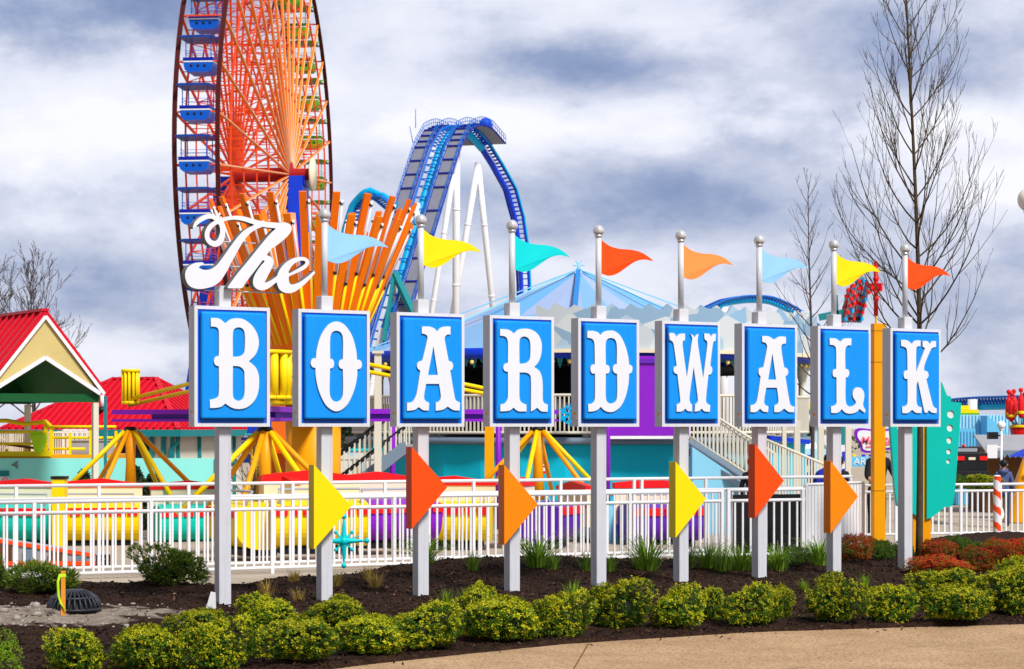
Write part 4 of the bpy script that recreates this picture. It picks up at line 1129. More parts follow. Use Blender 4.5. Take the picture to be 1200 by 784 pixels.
    key = [(456,243,226),(442,232,228),(431,233,230),(420,245,231),(412,270,232),(406,310,232.5),(399,360,233),(390,430,233),(380,505,233)]
    c2 = densify([P(*k) for k in key], 6); coaster_track(t2, c2, [Vector((.45,-.89,0))]*len(c2), 1.0, ties=44, m='coaster_blue', sp_r=.4, gap=.8)
    q = MB(); v = P(412,268,232); q.tube([v, (v.x-3,v.y,-.9)], .6, 12); q.build('support_column', 'coaster_white', t2)
    t3 = thing('roller_coaster', 'low cyan coaster hump rising above the mountain painted parapet', 'roller coaster', (30, 270, -.75))
    key = [(800,385,260),(822,363,262),(848,351,265),(875,347,268),(903,349,271),(930,361,274),(958,383,277),(985,412,279)]
    c3 = densify([P(*k) for k in key], 6); coaster_track(t3, c3, [Vector((.35,-.94,0))]*len(c3), 1.0, ties=60, sp_r=.33, gap=.6, rt=.13)
    for px, py, Z in ((848,352,265),(932,363,274)):
        q = MB(); v = P(px, py+8, Z); q.tube([v, (v.x,v.y,-.9)], .6, 12); q.build('support_column', 'coaster_white', t3)
    t4 = thing('roller_coaster', 'level blue coaster track running behind the light blue buildings', 'roller coaster', (50, 190, -.75))
    key = [(1085,478,200),(1110,469,198),(1140,466,195),(1170,465,192),(1200,464,189),(1240,460,186)]
    c4 = densify([P(*k) for k in key], 5); coaster_track(t4, c4, [Vector((-.05,-.99,0))]*len(c4), .8, ties=40, sp_r=.33, rt=.11)
    for px in (1140, 1185):
        q = MB(); v = P(px, 468, 194); q.tube([v, (v.x,v.y,-.9)], .5, 12); q.build('support_column', 'coaster_white', t4)
coaster()

# ------------------------------------------------------------------ scrambler ride
def scrambler():
    C = Vector(((367-600)/F*37, 37, 0)); G = gz(0, 37)
    t = thing('scrambler_ride', 'spinning ride with a crown of orange slats, purple arms and yellow tripods', 'fairground ride', (C.x, C.y, G))
    W = WM[t.name]
    m1 = 37/F
    # crown of slats: tall and short alternate round a flaring cone
    zb_, zt_ = CAMZ+90*m1, CAMZ+262*m1
    rb_, rt_ = .76, 1.86
    def slat(k, tall):
        z1 = zt_ if tall else zb_+(zt_-zb_)*.86
        rr = rb_+(rt_-rb_)*(z1-zb_)/(zt_-zb_)
        if not tall: rr += .10
        q = MB(); a = C+Vector((rb_,0,zb_)); b = C+Vector((rr,0,z1))
        q.bar(a, b, .125, .05, up=Vector((1,0,.3)))
        s = q.build('slat', 'slat_orange' if tall else 'slat_amber', t)
        q = MB(); dv = (b-a); side = Vector((.02,.105,0))
        q.tube([a+dv*.50+side, a+dv*.95+side], .024, 6); q.build('light_tube', 'white_paint', s)
        q = MB(); q.tube([a+dv*.03+side, a+dv*.48+side], .028, 6); q.build('tube_sleeve', 'yellow', s)
        for f in (.49, .93):
            q = MB(); q.box(a+dv*f+side*.9, (.05,.06,.05)); q.build('bracket', 'black', s)
        return s
    N_ = 20
    for tall, ph in ((True, 0.), (False, .5)):
        p0 = slat(0, tall)
        rot0 = Matrix.Rotation(2*PI*ph/N_, 4, 'Z'); p0.matrix_local = rot0 @ p0.matrix_local
        for k in range(1, N_):
            o = copy_tree(p0, t); o.matrix_local = Matrix.Rotation(2*PI*(k+ph)/N_, 4, 'Z')
    q = MB()
    for k in range(14):
        a = 2*PI*k/14; v = Vector((math.cos(a), math.sin(a), 0))
        q.tube([C+v*.62+Vector((0,0,zb_-.15)), C+v*1.15+Vector((0,0,zb_+1.35))], .065, 8)
    q.build('crown_tube', 'orange_red', t)
    q = MB(); q.lathe((C.x,C.y,zb_-.10), [(.60,0),(.80,0),(.80,.05),(.60,.05)], 28); q.build('crown_ring', 'yellow', t)
    def column(c_, r, z0, z1, name):
        q = MB()
        for k in range(12):
            a = 2*PI*k/12; q.tube([c_+Vector((r*.88*math.cos(a), r*.88*math.sin(a), z)) for z in (z0, z1)], r*.17, 8)
        q.lathe((c_.x,c_.y,z0), [(r*.8,0),(r*1.05,0),(r*1.05,.06),(r*.8,.06)], 20); q.lathe((c_.x,c_.y,z1-.06), [(.0,.06),(r*1.06,.06),(r*1.06,.0),(r*.8,.0)], 20)
        co_ = q.build(name, 'yellow', t)
        q = MB(); q.lathe((c_.x,c_.y,z0), [(r*.80,0),(r*.80,z1-z0-.07)], 16); q.build('column_core', 'brown', co_)
    column(C, .76, CAMZ+25*m1, zb_-.11, 'centre_column')
    q = MB(); q.tube([(C.x,C.y,G),(C.x,C.y,CAMZ+25*m1)], .5, 16); q.build('base', 'amber', t)
    L = 4.55; hubs = []
    a0 = math.atan2(-1, -.07)
    for k in range(3):
        a = a0+2*PI*k/3; h = C+Vector((math.cos(a)*L, math.sin(a)*L, 0)); hubs.append(h)
        zz_ = 2.06
        q = MB(); d = (h-C).normalized(); sd_ = Vector((-d.y,d.x,0))
        q.bar(C+d*.5+Vector((0,0,zz_+.07)), h+d*.35+Vector((0,0,zz_+.07)), .30, .09); q.bar(C+d*.5+Vector((0,0,zz_-.09)), h+d*.35+Vector((0,0,zz_-.09)), .30, .05)
        q.build('arm', 'purple', t)
        q = MB(); q.bar(C+d*.5+Vector((0,0,zz_)), h-d*.6+Vector((0,0,zz_)), .10, .14); q.build('arm_web', 'violet', t)
        for s in (-.13, .13):
            q = MB(); q.tube([C+d*.7+sd_*s*.5+Vector((0,0,zb_-.25+s*.6)), h+d*.1+sd_*s*.5+Vector((0,0,zz_+.25+s*.35))], .038, 8); q.build('stay', 'yellow', t)
        column(h, .40 if k == 0 else .17, zz_+.22, zz_+(1.0 if k == 0 else .90), 'hub_column')
        q = MB(); q.lathe((h.x,h.y,zz_-.30), [(.08,0),(.12,.02),(.12,.07),(.08,.09)], 14); q.build('hub_bearing', 'black', t)
        q = MB(); q.tube([(h.x,h.y,zz_-.28),(h.x,h.y,zz_-.9),(h.x,h.y,.45)], [.11,.09,.13], 12); q.build('hub_post', 'amber', t)
        for j in range(6):
            b = PI/3*j+.35+k; v = Vector((math.cos(b), math.sin(b), 0))
            q = MB(); q.tube([h+v*.12+Vector((0,0,zz_-.3)), h+v*1.4+Vector((0,0,.48))], .045, 8); q.build('tripod_leg', 'yellow' if j % 2 else 'amber', t)
    # cars
    def car(px, Z, cm, face, w=1.42, trim='red', ybot=634, back='cream'):
        c_ = P(px, 0, Z); z0 = CAMZ-(ybot-500)/F*Z
        f = Vector((math.cos(face), math.sin(face), 0)); s = Vector((-f.y, f.x, 0))     # facing, sideways
        def loc(x, y, z): return Vector((c_.x, c_.y, z0))+s*x+f*y+Vector((0,0,z))
        q = MB(); prof = [(-.42,.62),(.42,.62),(.47,.45),(.44,.22),(.30,.06),(.08,0),(-.22,.02),(-.42,.12)]
        prof = smooth_path([(a,b) for a, b in prof], True, 3)
        q.prism([prof], lambda a, b, d: loc(d, a, b), -w/2, w/2)
        body = q.build('ride_car', cm, t, bevel=.02, label={'arrow_yellow':'yellow','lagoon_pale':'pale blue','violet':'dark purple'}.get(cm, cm)+' ride car')
        q = MB(); q.prism([[(-.52,.30),(-.40,.30),(-.44,.98),(-.56,.98)]], lambda a, b, d: loc(d, a, b), -w/2-.03, w/2+.03); q.build('seat_back', back, body)
        q = MB(); q.prism([[(-w/2-.05,.96),(w/2+.05,.96),(w/2+.05,1.02),(0,1.13),(-w/2-.05,1.06)]], lambda a, b, d: loc(a, d, b), -.58, -.42); q.build('seat_trim', trim, body)
        for d0, d1, zt2 in ((-.545,-.525,.79), (.468,.50,.62)):
            pts_ = [(-w/2+.02,zt2),(w/2-.02,zt2)]
            for k in range(6, -1, -1):
                xa, xb = -w/2+w*(k+.93)/7, -w/2+w*(k+.07)/7
                pts_ += [(xa,zt2-.02),(xa,zt2-.14),(xb,zt2-.14),(xb,zt2-.02)]
            q = MB(); q.prism([pts_], lambda a, b, d: loc(a, d, b), d0, d1); q.build('scallop_trim', trim, body)
        q = MB(); q.tube([loc(-w/2+.1,.30,.62), loc(-w/2+.1,.16,.86), loc(w/2-.1,.16,.86), loc(w/2-.1,.30,.62)], .022, 6); q.build('lap_bar', 'grey_steel', body)
        q = MB(); q.box(loc(0,0,-.05), (w*.8,.5,.10), rotz(face-PI/2)); q.build('chassis', 'black', body)
    # face is the direction the front of the tub points
    car(20, 37.4, 'teal', R(-95)); car(117, 37.2, 'yellow', R(-82)); car(228, 38.5, 'teal', R(-70)); car(292, 30.9, 'yellow', R(-150), 1.2, ybot=642)
    car(372, 30.6, 'yellow', R(-75), ybot=640); car(458, 33.6, 'purple', R(-60)); car(385, 34.6, 'purple', R(40))
    car(528, 35.8, 'arrow_yellow', R(-95)); car(640, 36.2, 'violet', R(-20), 1.2); car(702, 38.4, 'lagoon_pale', R(20)); car(775, 37.5, 'violet', R(-75))
scrambler()

# ------------------------------------------------------------------ round pavilion
def pavilion():
    C = Vector(((678-600)/F*55, 55, 0)); G = -.75; Rr = 6.2
    def pol(a, r, z): return Vector((C.x+r*math.sin(a), C.y-r*math.cos(a), z))     # a = 0 faces the camera
    t = thing('round_pavilion', 'round ride pavilion with pale blue tent roof and painted mountain parapet', 'pavilion', (C.x, C.y, G))
    zap = CAMZ+180*55/F; zea = CAMZ+90*(55-5.5)/F
    n = 24
    q = MB(); rg = random.Random(3)
    for k in range(n):
        a0, a1 = 2*PI*k/n, 2*PI*(k+1)/n
        prev0 = [pol(a0, .12, zap), pol(a0, Rr*.5, zea+(zap-zea)*.44), pol(a0, Rr, zea)]
        prev1 = [pol(a1, .12, zap), pol(a1, Rr*.5, zea+(zap-zea)*.44), pol(a1, Rr, zea)]
        for i in range(2): q.add([prev0[i], prev1[i], prev1[i+1], prev0[i+1]], [(0,1,2,3)], rg.choice((0,0,1,2)))
    roof = q.build('tent_roof', ['tent','tent_pale','tent_blue'], t)
    for k in range(n):
        if k % 3: continue
        a = 2*PI*k/n-.06
        q = MB(); q.bar(pol(a,.15,zap+.05), pol(a,Rr,zea+.05), .12 if k == 0 else .05, .08 if k == 0 else .03); q.build('seam_rib', 'rib_blue' if k == 0 else 'lagoon_pale', roof)
    q = MB(); q.tube([(C.x,C.y,zap-.1),(C.x,C.y,zap+.28)], .03, 6)
    for k in range(3):
        a = PI/3*k; v = Vector((math.cos(a),0,math.sin(a)))*.16; q.bar(Vector((C.x,C.y,zap+.2))-v, Vector((C.x,C.y,zap+.2))+v, .03)
    q.build('finial', 'lagoon_pale', roof)
    # eave band with bulbs
    q = MB(); q.lathe((C.x,C.y,zea-.22), [(Rr-.02,0),(Rr+.04,0),(Rr+.04,.26),(Rr-.02,.26)], 64); q.build('eave_band', 'royal', t)
    q = MB()
    for k in range(96): q.ball(pol(2*PI*k/96, Rr+.03, zea-.30), .055, 8)
    q.build('bulb_string', 'bulb', t)
    q = MB()
    for k in range(180):
        a = 2*PI*k/180; h = .10+.16*rg.random(); w = PI/180*.9
        q.add([pol(a-w,Rr-.04,zea-.20), pol(a+w,Rr-.04,zea-.20), pol(a,Rr-.04,zea-.22-h)], [(0,1,2)])
    q.build('icicle_trim', 'trim_teal', t)
    # painted mountain parapet, front right
    m, nt, b = new_mat('mountain_mural'); N = nt.nodes; L = nt.links
    tc = N.new('ShaderNodeTexCoord'); mp = N.new('ShaderNodeMapping'); mp.inputs['Scale'].default_value = (1.1,1.1,1.5); mp.inputs['Rotation'].default_value = (0,R(38),R(20))
    L.new(tc.outputs['Object'], mp.inputs['Vector'])
    vo = N.new('ShaderNodeTexVoronoi'); vo.inputs['Scale'].default_value = 1.5; L.new(mp.outputs['Vector'], vo.inputs['Vector'])
    sx = N.new('ShaderNodeSeparateColor'); L.new(vo.outputs['Color'], sx.inputs['Color'])
    cr = N.new('ShaderNodeValToRGB'); cr.color_ramp.interpolation = 'CONSTANT'; L.new(sx.outputs['Red'], cr.inputs['Fac'])
    e = cr.color_ramp.elements; e[0].position = 0; e[0].color = (.22,.36,.50,1); e[1].position = .3; e[1].color = (.47,.53,.56,1)
    for p_, c_ in ((.5,(.34,.48,.60,1)),(.68,(.55,.60,.62,1)),(.85,(.24,.42,.60,1))): x = e.new(p_); x.color = c_
    L.new(cr.outputs['Color'], b.inputs['Base Color']); b.inputs['Roughness'].default_value = .6
    M['mountain_mural'] = m
    amin, amax = R(-11), R(100); ns = 81; zp0 = zea-.02
    top = []; z_ = 0
    for i in range(ns+1):
        f = i/ns; base_h = 1.03
        top.append(zp0+base_h+.10*noise.noise(Vector((i*.43, 2, 0)))+(.09 if i % 3 == 0 else -.03 if i % 3 == 1 else -.08)*(.6+.4*((i*7) % 5)/4))
    q = MB()
    for i in range(ns):
        a0 = amin+(amax-amin)*i/ns; a1 = amin+(amax-amin)*(i+1)/ns; r0 = Rr+.06; r1 = Rr+.14
        q.add([pol(a0,r1,zp0),pol(a1,r1,zp0),pol(a1,r1,top[i+1]),pol(a0,r1,top[i]),pol(a0,r0,zp0),pol(a1,r0,zp0),pol(a1,r0,top[i+1]),pol(a0,r0,top[i])], [(0,1,2,3),(7,6,5,4),(3,2,6,7),(0,4,5,1),(0,3,7,4),(1,5,6,2)])
    q.build('parapet', 'mountain_mural', t)
    q = MB()
    for i in range(ns):
        a0 = amin+(amax-amin)*i/ns; a1 = amin+(amax-amin)*(i+1)/ns
        q.bar(pol(a0,Rr+.19,zp0-.03), pol(a1,Rr+.19,zp0-.03), .08, .09)
    q.build('parapet_ledge', 'cream', t)
    # deck, skirt, core
    zd = CAMZ-13*(55-Rr)/F
    q = MB(); q.lathe((C.x,C.y,zd-.16), [(0,0),(Rr+.05,0),(Rr+.05,.16),(0,.16)], 64); q.build('deck', 'slate', t)
    q = MB()
    for k in range(72):
        a0, a1 = 2*PI*k/72, 2*PI*(k+1)/72; r0 = Rr-.22+(.05 if k % 2 else 0); r1 = Rr-.22+(0 if k % 2 else .05)
        q.add([pol(a0,r0,G-.1),pol(a1,r1,G-.1),pol(a1,r1,zd-.17),pol(a0,r0,zd-.17)], [(0,1,2,3)])
    q.build('skirt', 'lagoon', t)
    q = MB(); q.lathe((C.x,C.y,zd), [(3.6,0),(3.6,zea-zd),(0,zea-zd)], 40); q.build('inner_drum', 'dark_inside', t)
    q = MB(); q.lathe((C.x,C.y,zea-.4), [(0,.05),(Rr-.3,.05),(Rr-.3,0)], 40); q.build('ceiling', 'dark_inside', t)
    for a in [R(-160+20*k) for k in range(17)]:
        q = MB(); p = pol(a, Rr-.25, 0); q.tube([(p.x,p.y,zd),(p.x,p.y,zea-.2)], .10, 12); q.lathe((p.x,p.y,zea-.7), [(.10,0),(.16,.3),(.30,.45)], 12); q.build('roof_column', 'wall_cream', t)
    # railing on the deck
    q = MB(); 
    for h in (1.02, .12):
        q.tube([pol(R(-75)+R(150)*k/60, Rr-.05, zd+h) for k in range(61)], .035, 8)
    q.build('railing', 'wall_cream', t)
    q = MB()
    for k in range(151):
        a = R(-75)+R(150)*k/150; p = pol(a, Rr-.05, 0); q.box((p.x,p.y,zd+.56), (.035,.035,.9), rotz(a))
    q.build('baluster_panel', 'wall_cream', t)
    # purple hoarding and posts
    q = MB(); a = R(6); a1 = R(24)
    x0, x1 = P(714,0,48.3), P(807,0,48.6)
    q.bar((x0.x,x0.y,(zd+.05+3.52)/2), (x1.x,x1.y,(zd+.05+3.52)/2), .1, 3.47-zd); q.build('hoarding', 'purple', t)
    q = MB(); q.bar((x0.x,x0.y-.06,3.40), (x1.x,x1.y-.06,3.40), .08, .10); q.build('hoarding_rail', 'violet', t)
    q = MB(); q.bar((x0.x,x0.y-.02,zd+.01), (x1.x,x1.y-.02,zd+.01), .08, .07); q.build('hoarding_sill', 'white_paint', t)
    for px, y0, Z in ((460,440,48.2),(584,470,48.0),(712,420,48.1)):
        v = P(px, 0, Z); q = MB(); q.tube([(v.x,v.y,G),(v.x,v.y,CAMZ-(y0-500)/F*Z)], .065, 10); q.build('purple_post', 'purple', t)
    # snowflake on the railing
    sn = P(667.5, 486, 48.4); q = MB()
    for k in range(3):
        a = PI/3*k+PI/6; v = Vector((math.cos(a),0,math.sin(a))); q.bar(sn-v*.26, sn+v*.26, .045, .06)
        for s in (-1, 1):
            for e in (-1, 1):
                w = Vector((math.cos(a+e*.8),0,math.sin(a+e*.8))); q.bar(sn+v*s*.12, sn+v*s*.12+w*s*.12, .035, .05)
    q.build('snowflake', 'coaster_cyan', t)
    # red notice on the skirt
    rn = P(634, 549, 47.7); q = MB(); q.box(rn, (.37,.04,.24)); sg = q.build('notice', 'red', t)
    q = MB(); q.prism([circ(0,0,.13,.05)], lambda a, b, d: rn+Vector((a,d,b-.02)), -.032, -.021); q.build('notice_oval', 'white_paint', sg)
    q = MB(); q.box(rn+Vector((0,-.03,.08)), (.24,.014,.04)); q.build('notice_band', 'cream', sg)
    # things inside: white fish-like boat shapes seen as pale hulls
    for a, r, z, l in ((R(-35),4.6,zd+.75,1.5),(R(-62),4.9,zd+1.1,1.4),(R(-12),4.4,zd+.7,1.2)):
        p = pol(a, r, z); q = MB(); q.lathe(p, [(0,-l/2),(.22,-l/3),(.30,0),(.2,l/3),(0,l/2)], 12, axis=(math.cos(a),math.sin(a),.15)); q.build('ride_boat', 'white_paint', t)
    # amber flat post standing before the skirt
    v = P(573.5, 0, 46.9); ap = thing('amber_post', 'flat amber post standing before the teal skirt of the pavilion', 'post', (v.x,v.y,G))
    q = MB(); q.box((v.x,v.y,(G+2.4)/2), (.21,.12,2.4-G)); q.build('shaft', 'amber', ap); q = MB(); q.box((v.x,v.y,2.42), (.25,.16,.05)); q.build('cap', 'yellow', ap)
    # ramp on the right
    rp = thing('access_ramp', 'sloping ramp with white railing going down beside the pavilion', 'ramp', (P(840,0,47.5).x, 47.5, G))
    a = P(806,519,48.2); b = P(905,583,46.8)
    q = MB(); q.bar(a, b, 1.1, .14); q.build('ramp_deck', 'slate', rp)
    for off in (-.55, .55):
        o = Vector((0,off,0)); q = MB(); q.tube([a+o+Vector((0,0,1.0)), b+o+Vector((0,0,1.0))], .035, 8); q.tube([a+o+Vector((0,0,.15)), b+o+Vector((0,0,.15))], .03, 8); q.build('handrail', 'wall_cream', rp)
        q = MB()
        for k in range(22):
            p = a.lerp(b, k/21)+o; q.box((p.x,p.y,p.z+.55), (.035,.035,.9))
        q.build('baluster_panel', 'wall_cream', rp)
    q = MB(); q.prism([[(a.x,a.z-.08),(b.x,b.z-.08),(b.x,G-.1),(a.x,G-.1)]], lambda x, z, d: Vector((x, 47.0+d, z)), 0, 1.1); q.build('ramp_wall', 'lagoon_pale', rp)
    # steps on the left
    ss = thing('entry_steps', 'grey-blue steps with black handrails climbing to the pavilion deck', 'steps', (P(430,0,48.5).x, 48.5, G))
    lo, hi = P(388,592,48.2), P(478,522,49.0)
    q = MB()
    for k in range(9):
        p = lo.lerp(hi, k/8); q.box(p, (.30,1.3,.05))
    q.build('tread', 'grey_steel', ss)
    for off in (-.7, .7):
        o = Vector((0,off,0)); q = MB(); q.bar(lo+o, hi+o, .06, .28); q.build('stringer', 'slate', ss)
        q = MB(); q.tube([lo+o+Vector((0,0,1.05)), hi+o+Vector((0,0,1.05))], .035, 8); q.tube([lo+o+Vector((0,0,.5)), hi+o+Vector((0,0,.5))], .03, 8); q.build('handrail', 'black', ss)
        q = MB()
        for k in range(16):
            p = lo.lerp(hi, k/15)+o; q.box((p.x,p.y,p.z+.5), (.035,.035,1.0))
        q.build('baluster_panel', 'wall_cream', ss)
    v = P(443,0,47.6); wc = thing('white_column', 'slim white column at the foot of the pavilion steps', 'column', (v.x,v.y,G))
    q = MB(); q.box((v.x,v.y,(G+3.55)/2), (.16,.16,3.55-G)); q.build('shaft', 'wall_cream', wc); q = MB(); q.box((v.x,v.y,3.58), (.26,.26,.06)); q.build('cap', 'wall_cream', wc)
pavilion()

# ------------------------------------------------------------------ evergreen trees behind the pavilion and by the turquoise wall
def evergreen(name, base, H, rad, seed, label, nleaf=2600, size=.22, cone=True):
    rg = random.Random(seed); base = Vector(base); t = thing(name, label, 'tree', base, group=None)
    q = MB(); q.tube([base, base+Vector((0,0,H*.9))], [H*.03, H*.008], 7); q.build('trunk', 'bark', t)
    q = MB()
    for i in range(nleaf):
        h = rg.random()**.8; a = rg.uniform(0, 6.28)
        rr = rad*((1-h)**.7 if cone else math.sqrt(max(0, 1-(2*h-1)**2)))*(.55+.5*rg.random())*(1+.25*math.sin(a*5+h*17))
        p = base+Vector((rr*math.cos(a), rr*math.sin(a), H*(.04+.96*h)))
        d = Vector((math.cos(a), math.sin(a), .25)).normalized()
        leaf_quads(q, p, d, size, rg, 0)
    q.build('crown', 'evergreen', t, recalc=False)
for px, Z, H, rad, s, lab in ((452,72,3.3,1.4,1,'dark evergreen seen through the gap beside the O sign'), (415,74,3.0,1.6,2,'dark evergreen behind the steps between O and its post'), (500,76,2.8,1.3,3,'dark evergreen behind the pavilion deck')):
    v = P(px, 0, Z); evergreen('evergreen_tree', (v.x, v.y, gz(v.x, v.y)), H, rad, s, lab, cone=False, size=.2)
for px, Z, H, rad, s, lab in ((98,46.5,1.40,.42,4,'small dark conifer before the turquoise wall, under the yellow railing'), (160,46.5,1.45,.44,5,'dark conifer at the middle of the turquoise wall'), (178,46.8,1.3,.40,6,'dark conifer touching the one at the middle of the turquoise wall')):
    v = P(px, 0, Z); evergreen('evergreen_shrub', (v.x, v.y, gz(v.x, v.y)), H, rad, s, lab, nleaf=1500, size=.13)
tb = P(298, 560, 52); bare_tree('bare_shrub', (tb.x, tb.y, gz(tb.x, tb.y)), 2.4, .05, 33, 'bare twiggy shrub before the yellow wall beside the B post', n1=30, z0=.15, reach=1.1, fine=.8, rmin=.006)

# ------------------------------------------------------------------ red gazebo (front left)
def gazebo():
    A = P(50, 0, 44.5); ph = R(33); e = Vector((math.cos(ph), math.sin(ph), 0)); bk_ = Vector((-math.sin(ph), math.cos(ph), 0))
    G = gz(A.x, A.y); t = thing('red_gazebo', 'open gazebo with red metal gable roof and cream gable front', 'gazebo', (A.x, A.y, G), ph)
    zr = CAMZ+135*44.5/F; ze = CAMZ+50*44.5/F; w = 1.28; D = 4.6
    def loc(x, y, z): v = Vector((A.x, A.y, 0))+e*x+bk_*y; v.z = z; return v
    for s in (-1, 1):
        q = MB(); a = .07
        q.add([loc(0,-.15,zr),loc(s*(w+.1),-.15,ze-.12),loc(s*(w+.1),D,ze-.12),loc(0,D,zr),loc(0,-.15,zr-a),loc(s*(w+.1),-.15,ze-.12-a),loc(s*(w+.1),D,ze-.12-a),loc(0,D,zr-a)], [(0,1,2,3),(7,6,5,4),(0,4,5,1),(1,5,6,2),(2,6,7,3)])
        for k in range(12):
            y = -.12+(D+.1)*k/11; q.bar(loc(s*.03,y,zr+.012), loc(s*(w+.09),y,ze-.105), .035, .05)
        q.build('roof_slope', 'roof_red', t)
        q = MB(); q.bar(loc(0,-.19,zr-.115), loc(s*(w+.06),-.19,ze-.21), .03, .07); q.build('barge_trim', 'white_paint', t)
        q = MB(); q.bar(loc(0,-.17,ze+.02+.55), loc(s*(w-.03),-.17,ze-.20), .05, .085); q.build('arch_trim', 'white_paint', t)
    q = MB(); q.bar(loc(0,-.16,zr+.03), loc(0,D,zr+.03), .16, .06); q.build('ridge_cap', 'roof_red', t)
    q = MB(); q.prism([[(0,zr-.14),(w-.02,ze-.2),(0,ze+.55),(-w+.02,ze-.2)]], lambda x, z, d: loc(x, d, z), -.13, -.09); q.build('gable', 'gable_cream', t)
    q = MB(); q.prism([[(0,zr-.16),(w-.05,ze-.22),(-w+.05,ze-.22)]], lambda x, z, d: loc(x, d, z), D-.15, D-.10); q.build('rear_gable', 'dark_green', t)
    q = MB(); q.prism([[(0,zr-.10),(w,ze-.2),(w-.04,ze-.26),(0,zr-.2),(-w+.04,ze-.26),(-w,ze-.2)]], lambda x, z, d: loc(x, d, z), -.08, D-.2); q.build('ceiling', 'dark_green', t)
    for y in (.0, D-.3):
        q = MB(); q.bar(loc(-w,y,ze-.30), loc(w,y,ze-.30), .12, .18); q.build('tie_beam', 'dark_green', t)
    for x in (-w+.02, w-.02):
        q = MB(); q.bar(loc(x,0.07,ze-.29), loc(x,D-.37,ze-.29), .12, .16); q.build('side_beam', 'trim_teal', t)
    for x in (-w+.08, w-.08):
        for y in (.0, D-.3):
            q = MB(); q.box(loc(x,y,(G+ze-.40)/2), (.12,.12,ze-.40-G), rotz(ph)); q.build('post', 'wall_cream', t)
    q = MB(); q.bar(loc(w+.12,-.1,ze-.25), loc(w+.12,-.1,G), .06); q.build('downpipe', 'trim_teal', t)
gazebo()

# ------------------------------------------------------------------ red-roofed building
def red_building():
    Z0 = 60.; G = -.75
    FR = P(209, 0, Z0); FR.z = 0
    a = R(-18); e = Vector((math.cos(a), math.sin(a), 0)); bk_ = Vector((-math.sin(a), math.cos(a), 0))
    t = thing('red_roofed_building', 'cream building with hipped red metal roof and teal trim', 'building', (FR.x, FR.y, G), a)
    def loc(x, y, z): v = FR+e*x+bk_*y; v.z = z; return v
    ze = CAMZ-3.5*Z0/F; zr = CAMZ+57*(Z0+2)/F
    Wd, Dp = 6.0, 5.2
    q = MB(); r0, r1 = loc(-Wd+2.4, Dp/2, zr), loc(-2.1, Dp/2, zr)
    c4 = [loc(-Wd,0,ze), loc(0,0,ze), loc(0,Dp,ze), loc(-Wd,Dp,ze)]
    q.add([c4[0],c4[1],r1,r0], [(0,1,2,3)]); q.add([c4[1],c4[2],r1], [(0,1,2)]); q.add([c4[2],c4[3],r0,r1], [(0,1,2,3)]); q.add([c4[3],c4[0],r0], [(0,1,2)]); q.add(c4, [(3,2,1,0)])
    for k in range(26):
        x = -Wd+Wd*(k+.5)/26
        f = 1 if -Wd+2.4 <= x <= -2.1 else (x+Wd)/2.4 if x < -Wd+2.4 else (-x)/2.1
        q.bar(loc(x,0,ze+.03), loc(x,Dp/2*f,ze+(zr-ze)*f+.03), .06, .10)
    for k in range(20):
        y = Dp*(k+.5)/20; f = 1-abs(y-Dp/2)/(Dp/2); q.bar(loc(0,y,ze+.02), loc(-2.1*f,y,ze+(zr-ze)*f+.02), .05, .08)
    rf = q.build('roof', 'roof_red', t)
    q = MB()
    for x, y in ((c4[1],r1),(c4[2],r1),(c4[0],r0),(r0,r1)): q.bar(x+Vector((0,0,.03)), y+Vector((0,0,.03)), .16, .07)
    q.build('ridge_cap', 'roof_red', rf)
    q = MB(); v = loc(-3.0,.9,ze+.62); q.tube([v, v+Vector((0,-.05,.42))], .06, 8); q.lathe(v+Vector((-.02,-.08,-.05)), [(.16,0),(.16,.1),(.0,.12)], 12, 1); q.build('vent_pipe', ['white_paint','black'], rf)
    q = MB()
    for i in range(2):
        p, r = ((c4[0],c4[1]),(c4[1],c4[2]))[i]; q.bar(p+Vector((0,0,-.10)), r+Vector((0,0,-.10)), .14, .20)
    q.build('fascia', 'trim_teal', t)
    q = MB(); q.prism([[(-Wd+.3,.3),(-.3,.3),(-.3,Dp-.3),(-Wd+.3,Dp-.3)]], lambda x, y, d: loc(x, y, d), G-.1, ze-.2); q.build('wall', 'wall_cream', t)
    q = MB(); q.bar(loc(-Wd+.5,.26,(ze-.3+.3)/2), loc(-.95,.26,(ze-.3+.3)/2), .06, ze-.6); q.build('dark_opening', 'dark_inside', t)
    for x in (-.62, -.32, -1.0):
        q = MB(); q.bar(loc(x,.24,ze-.22), loc(x,.24,G), .12); q.build('post', 'trim_teal', t)
    for y in (.5, 1.9, 3.1, 4.3):
        q = MB(); q.bar(loc(-.28,y,ze-.22), loc(-.28,y,G), .12, .12); q.build('side_post', 'trim_teal', t)
    q = MB(); q.bar(loc(-.27,.5,ze-1.0), loc(-.27,4.5,ze-1.0), .08, .12); q.build('sill', 'trim_teal', t)
    q = MB(); q.tube([loc(-.1,.2,ze-.1), loc(-.1,.2,ze-.35), loc(-.35,.18,ze-.6), loc(-.35,.18,G)], .06, 8); q.build('downpipe', 'trim_teal', t)
red_building()

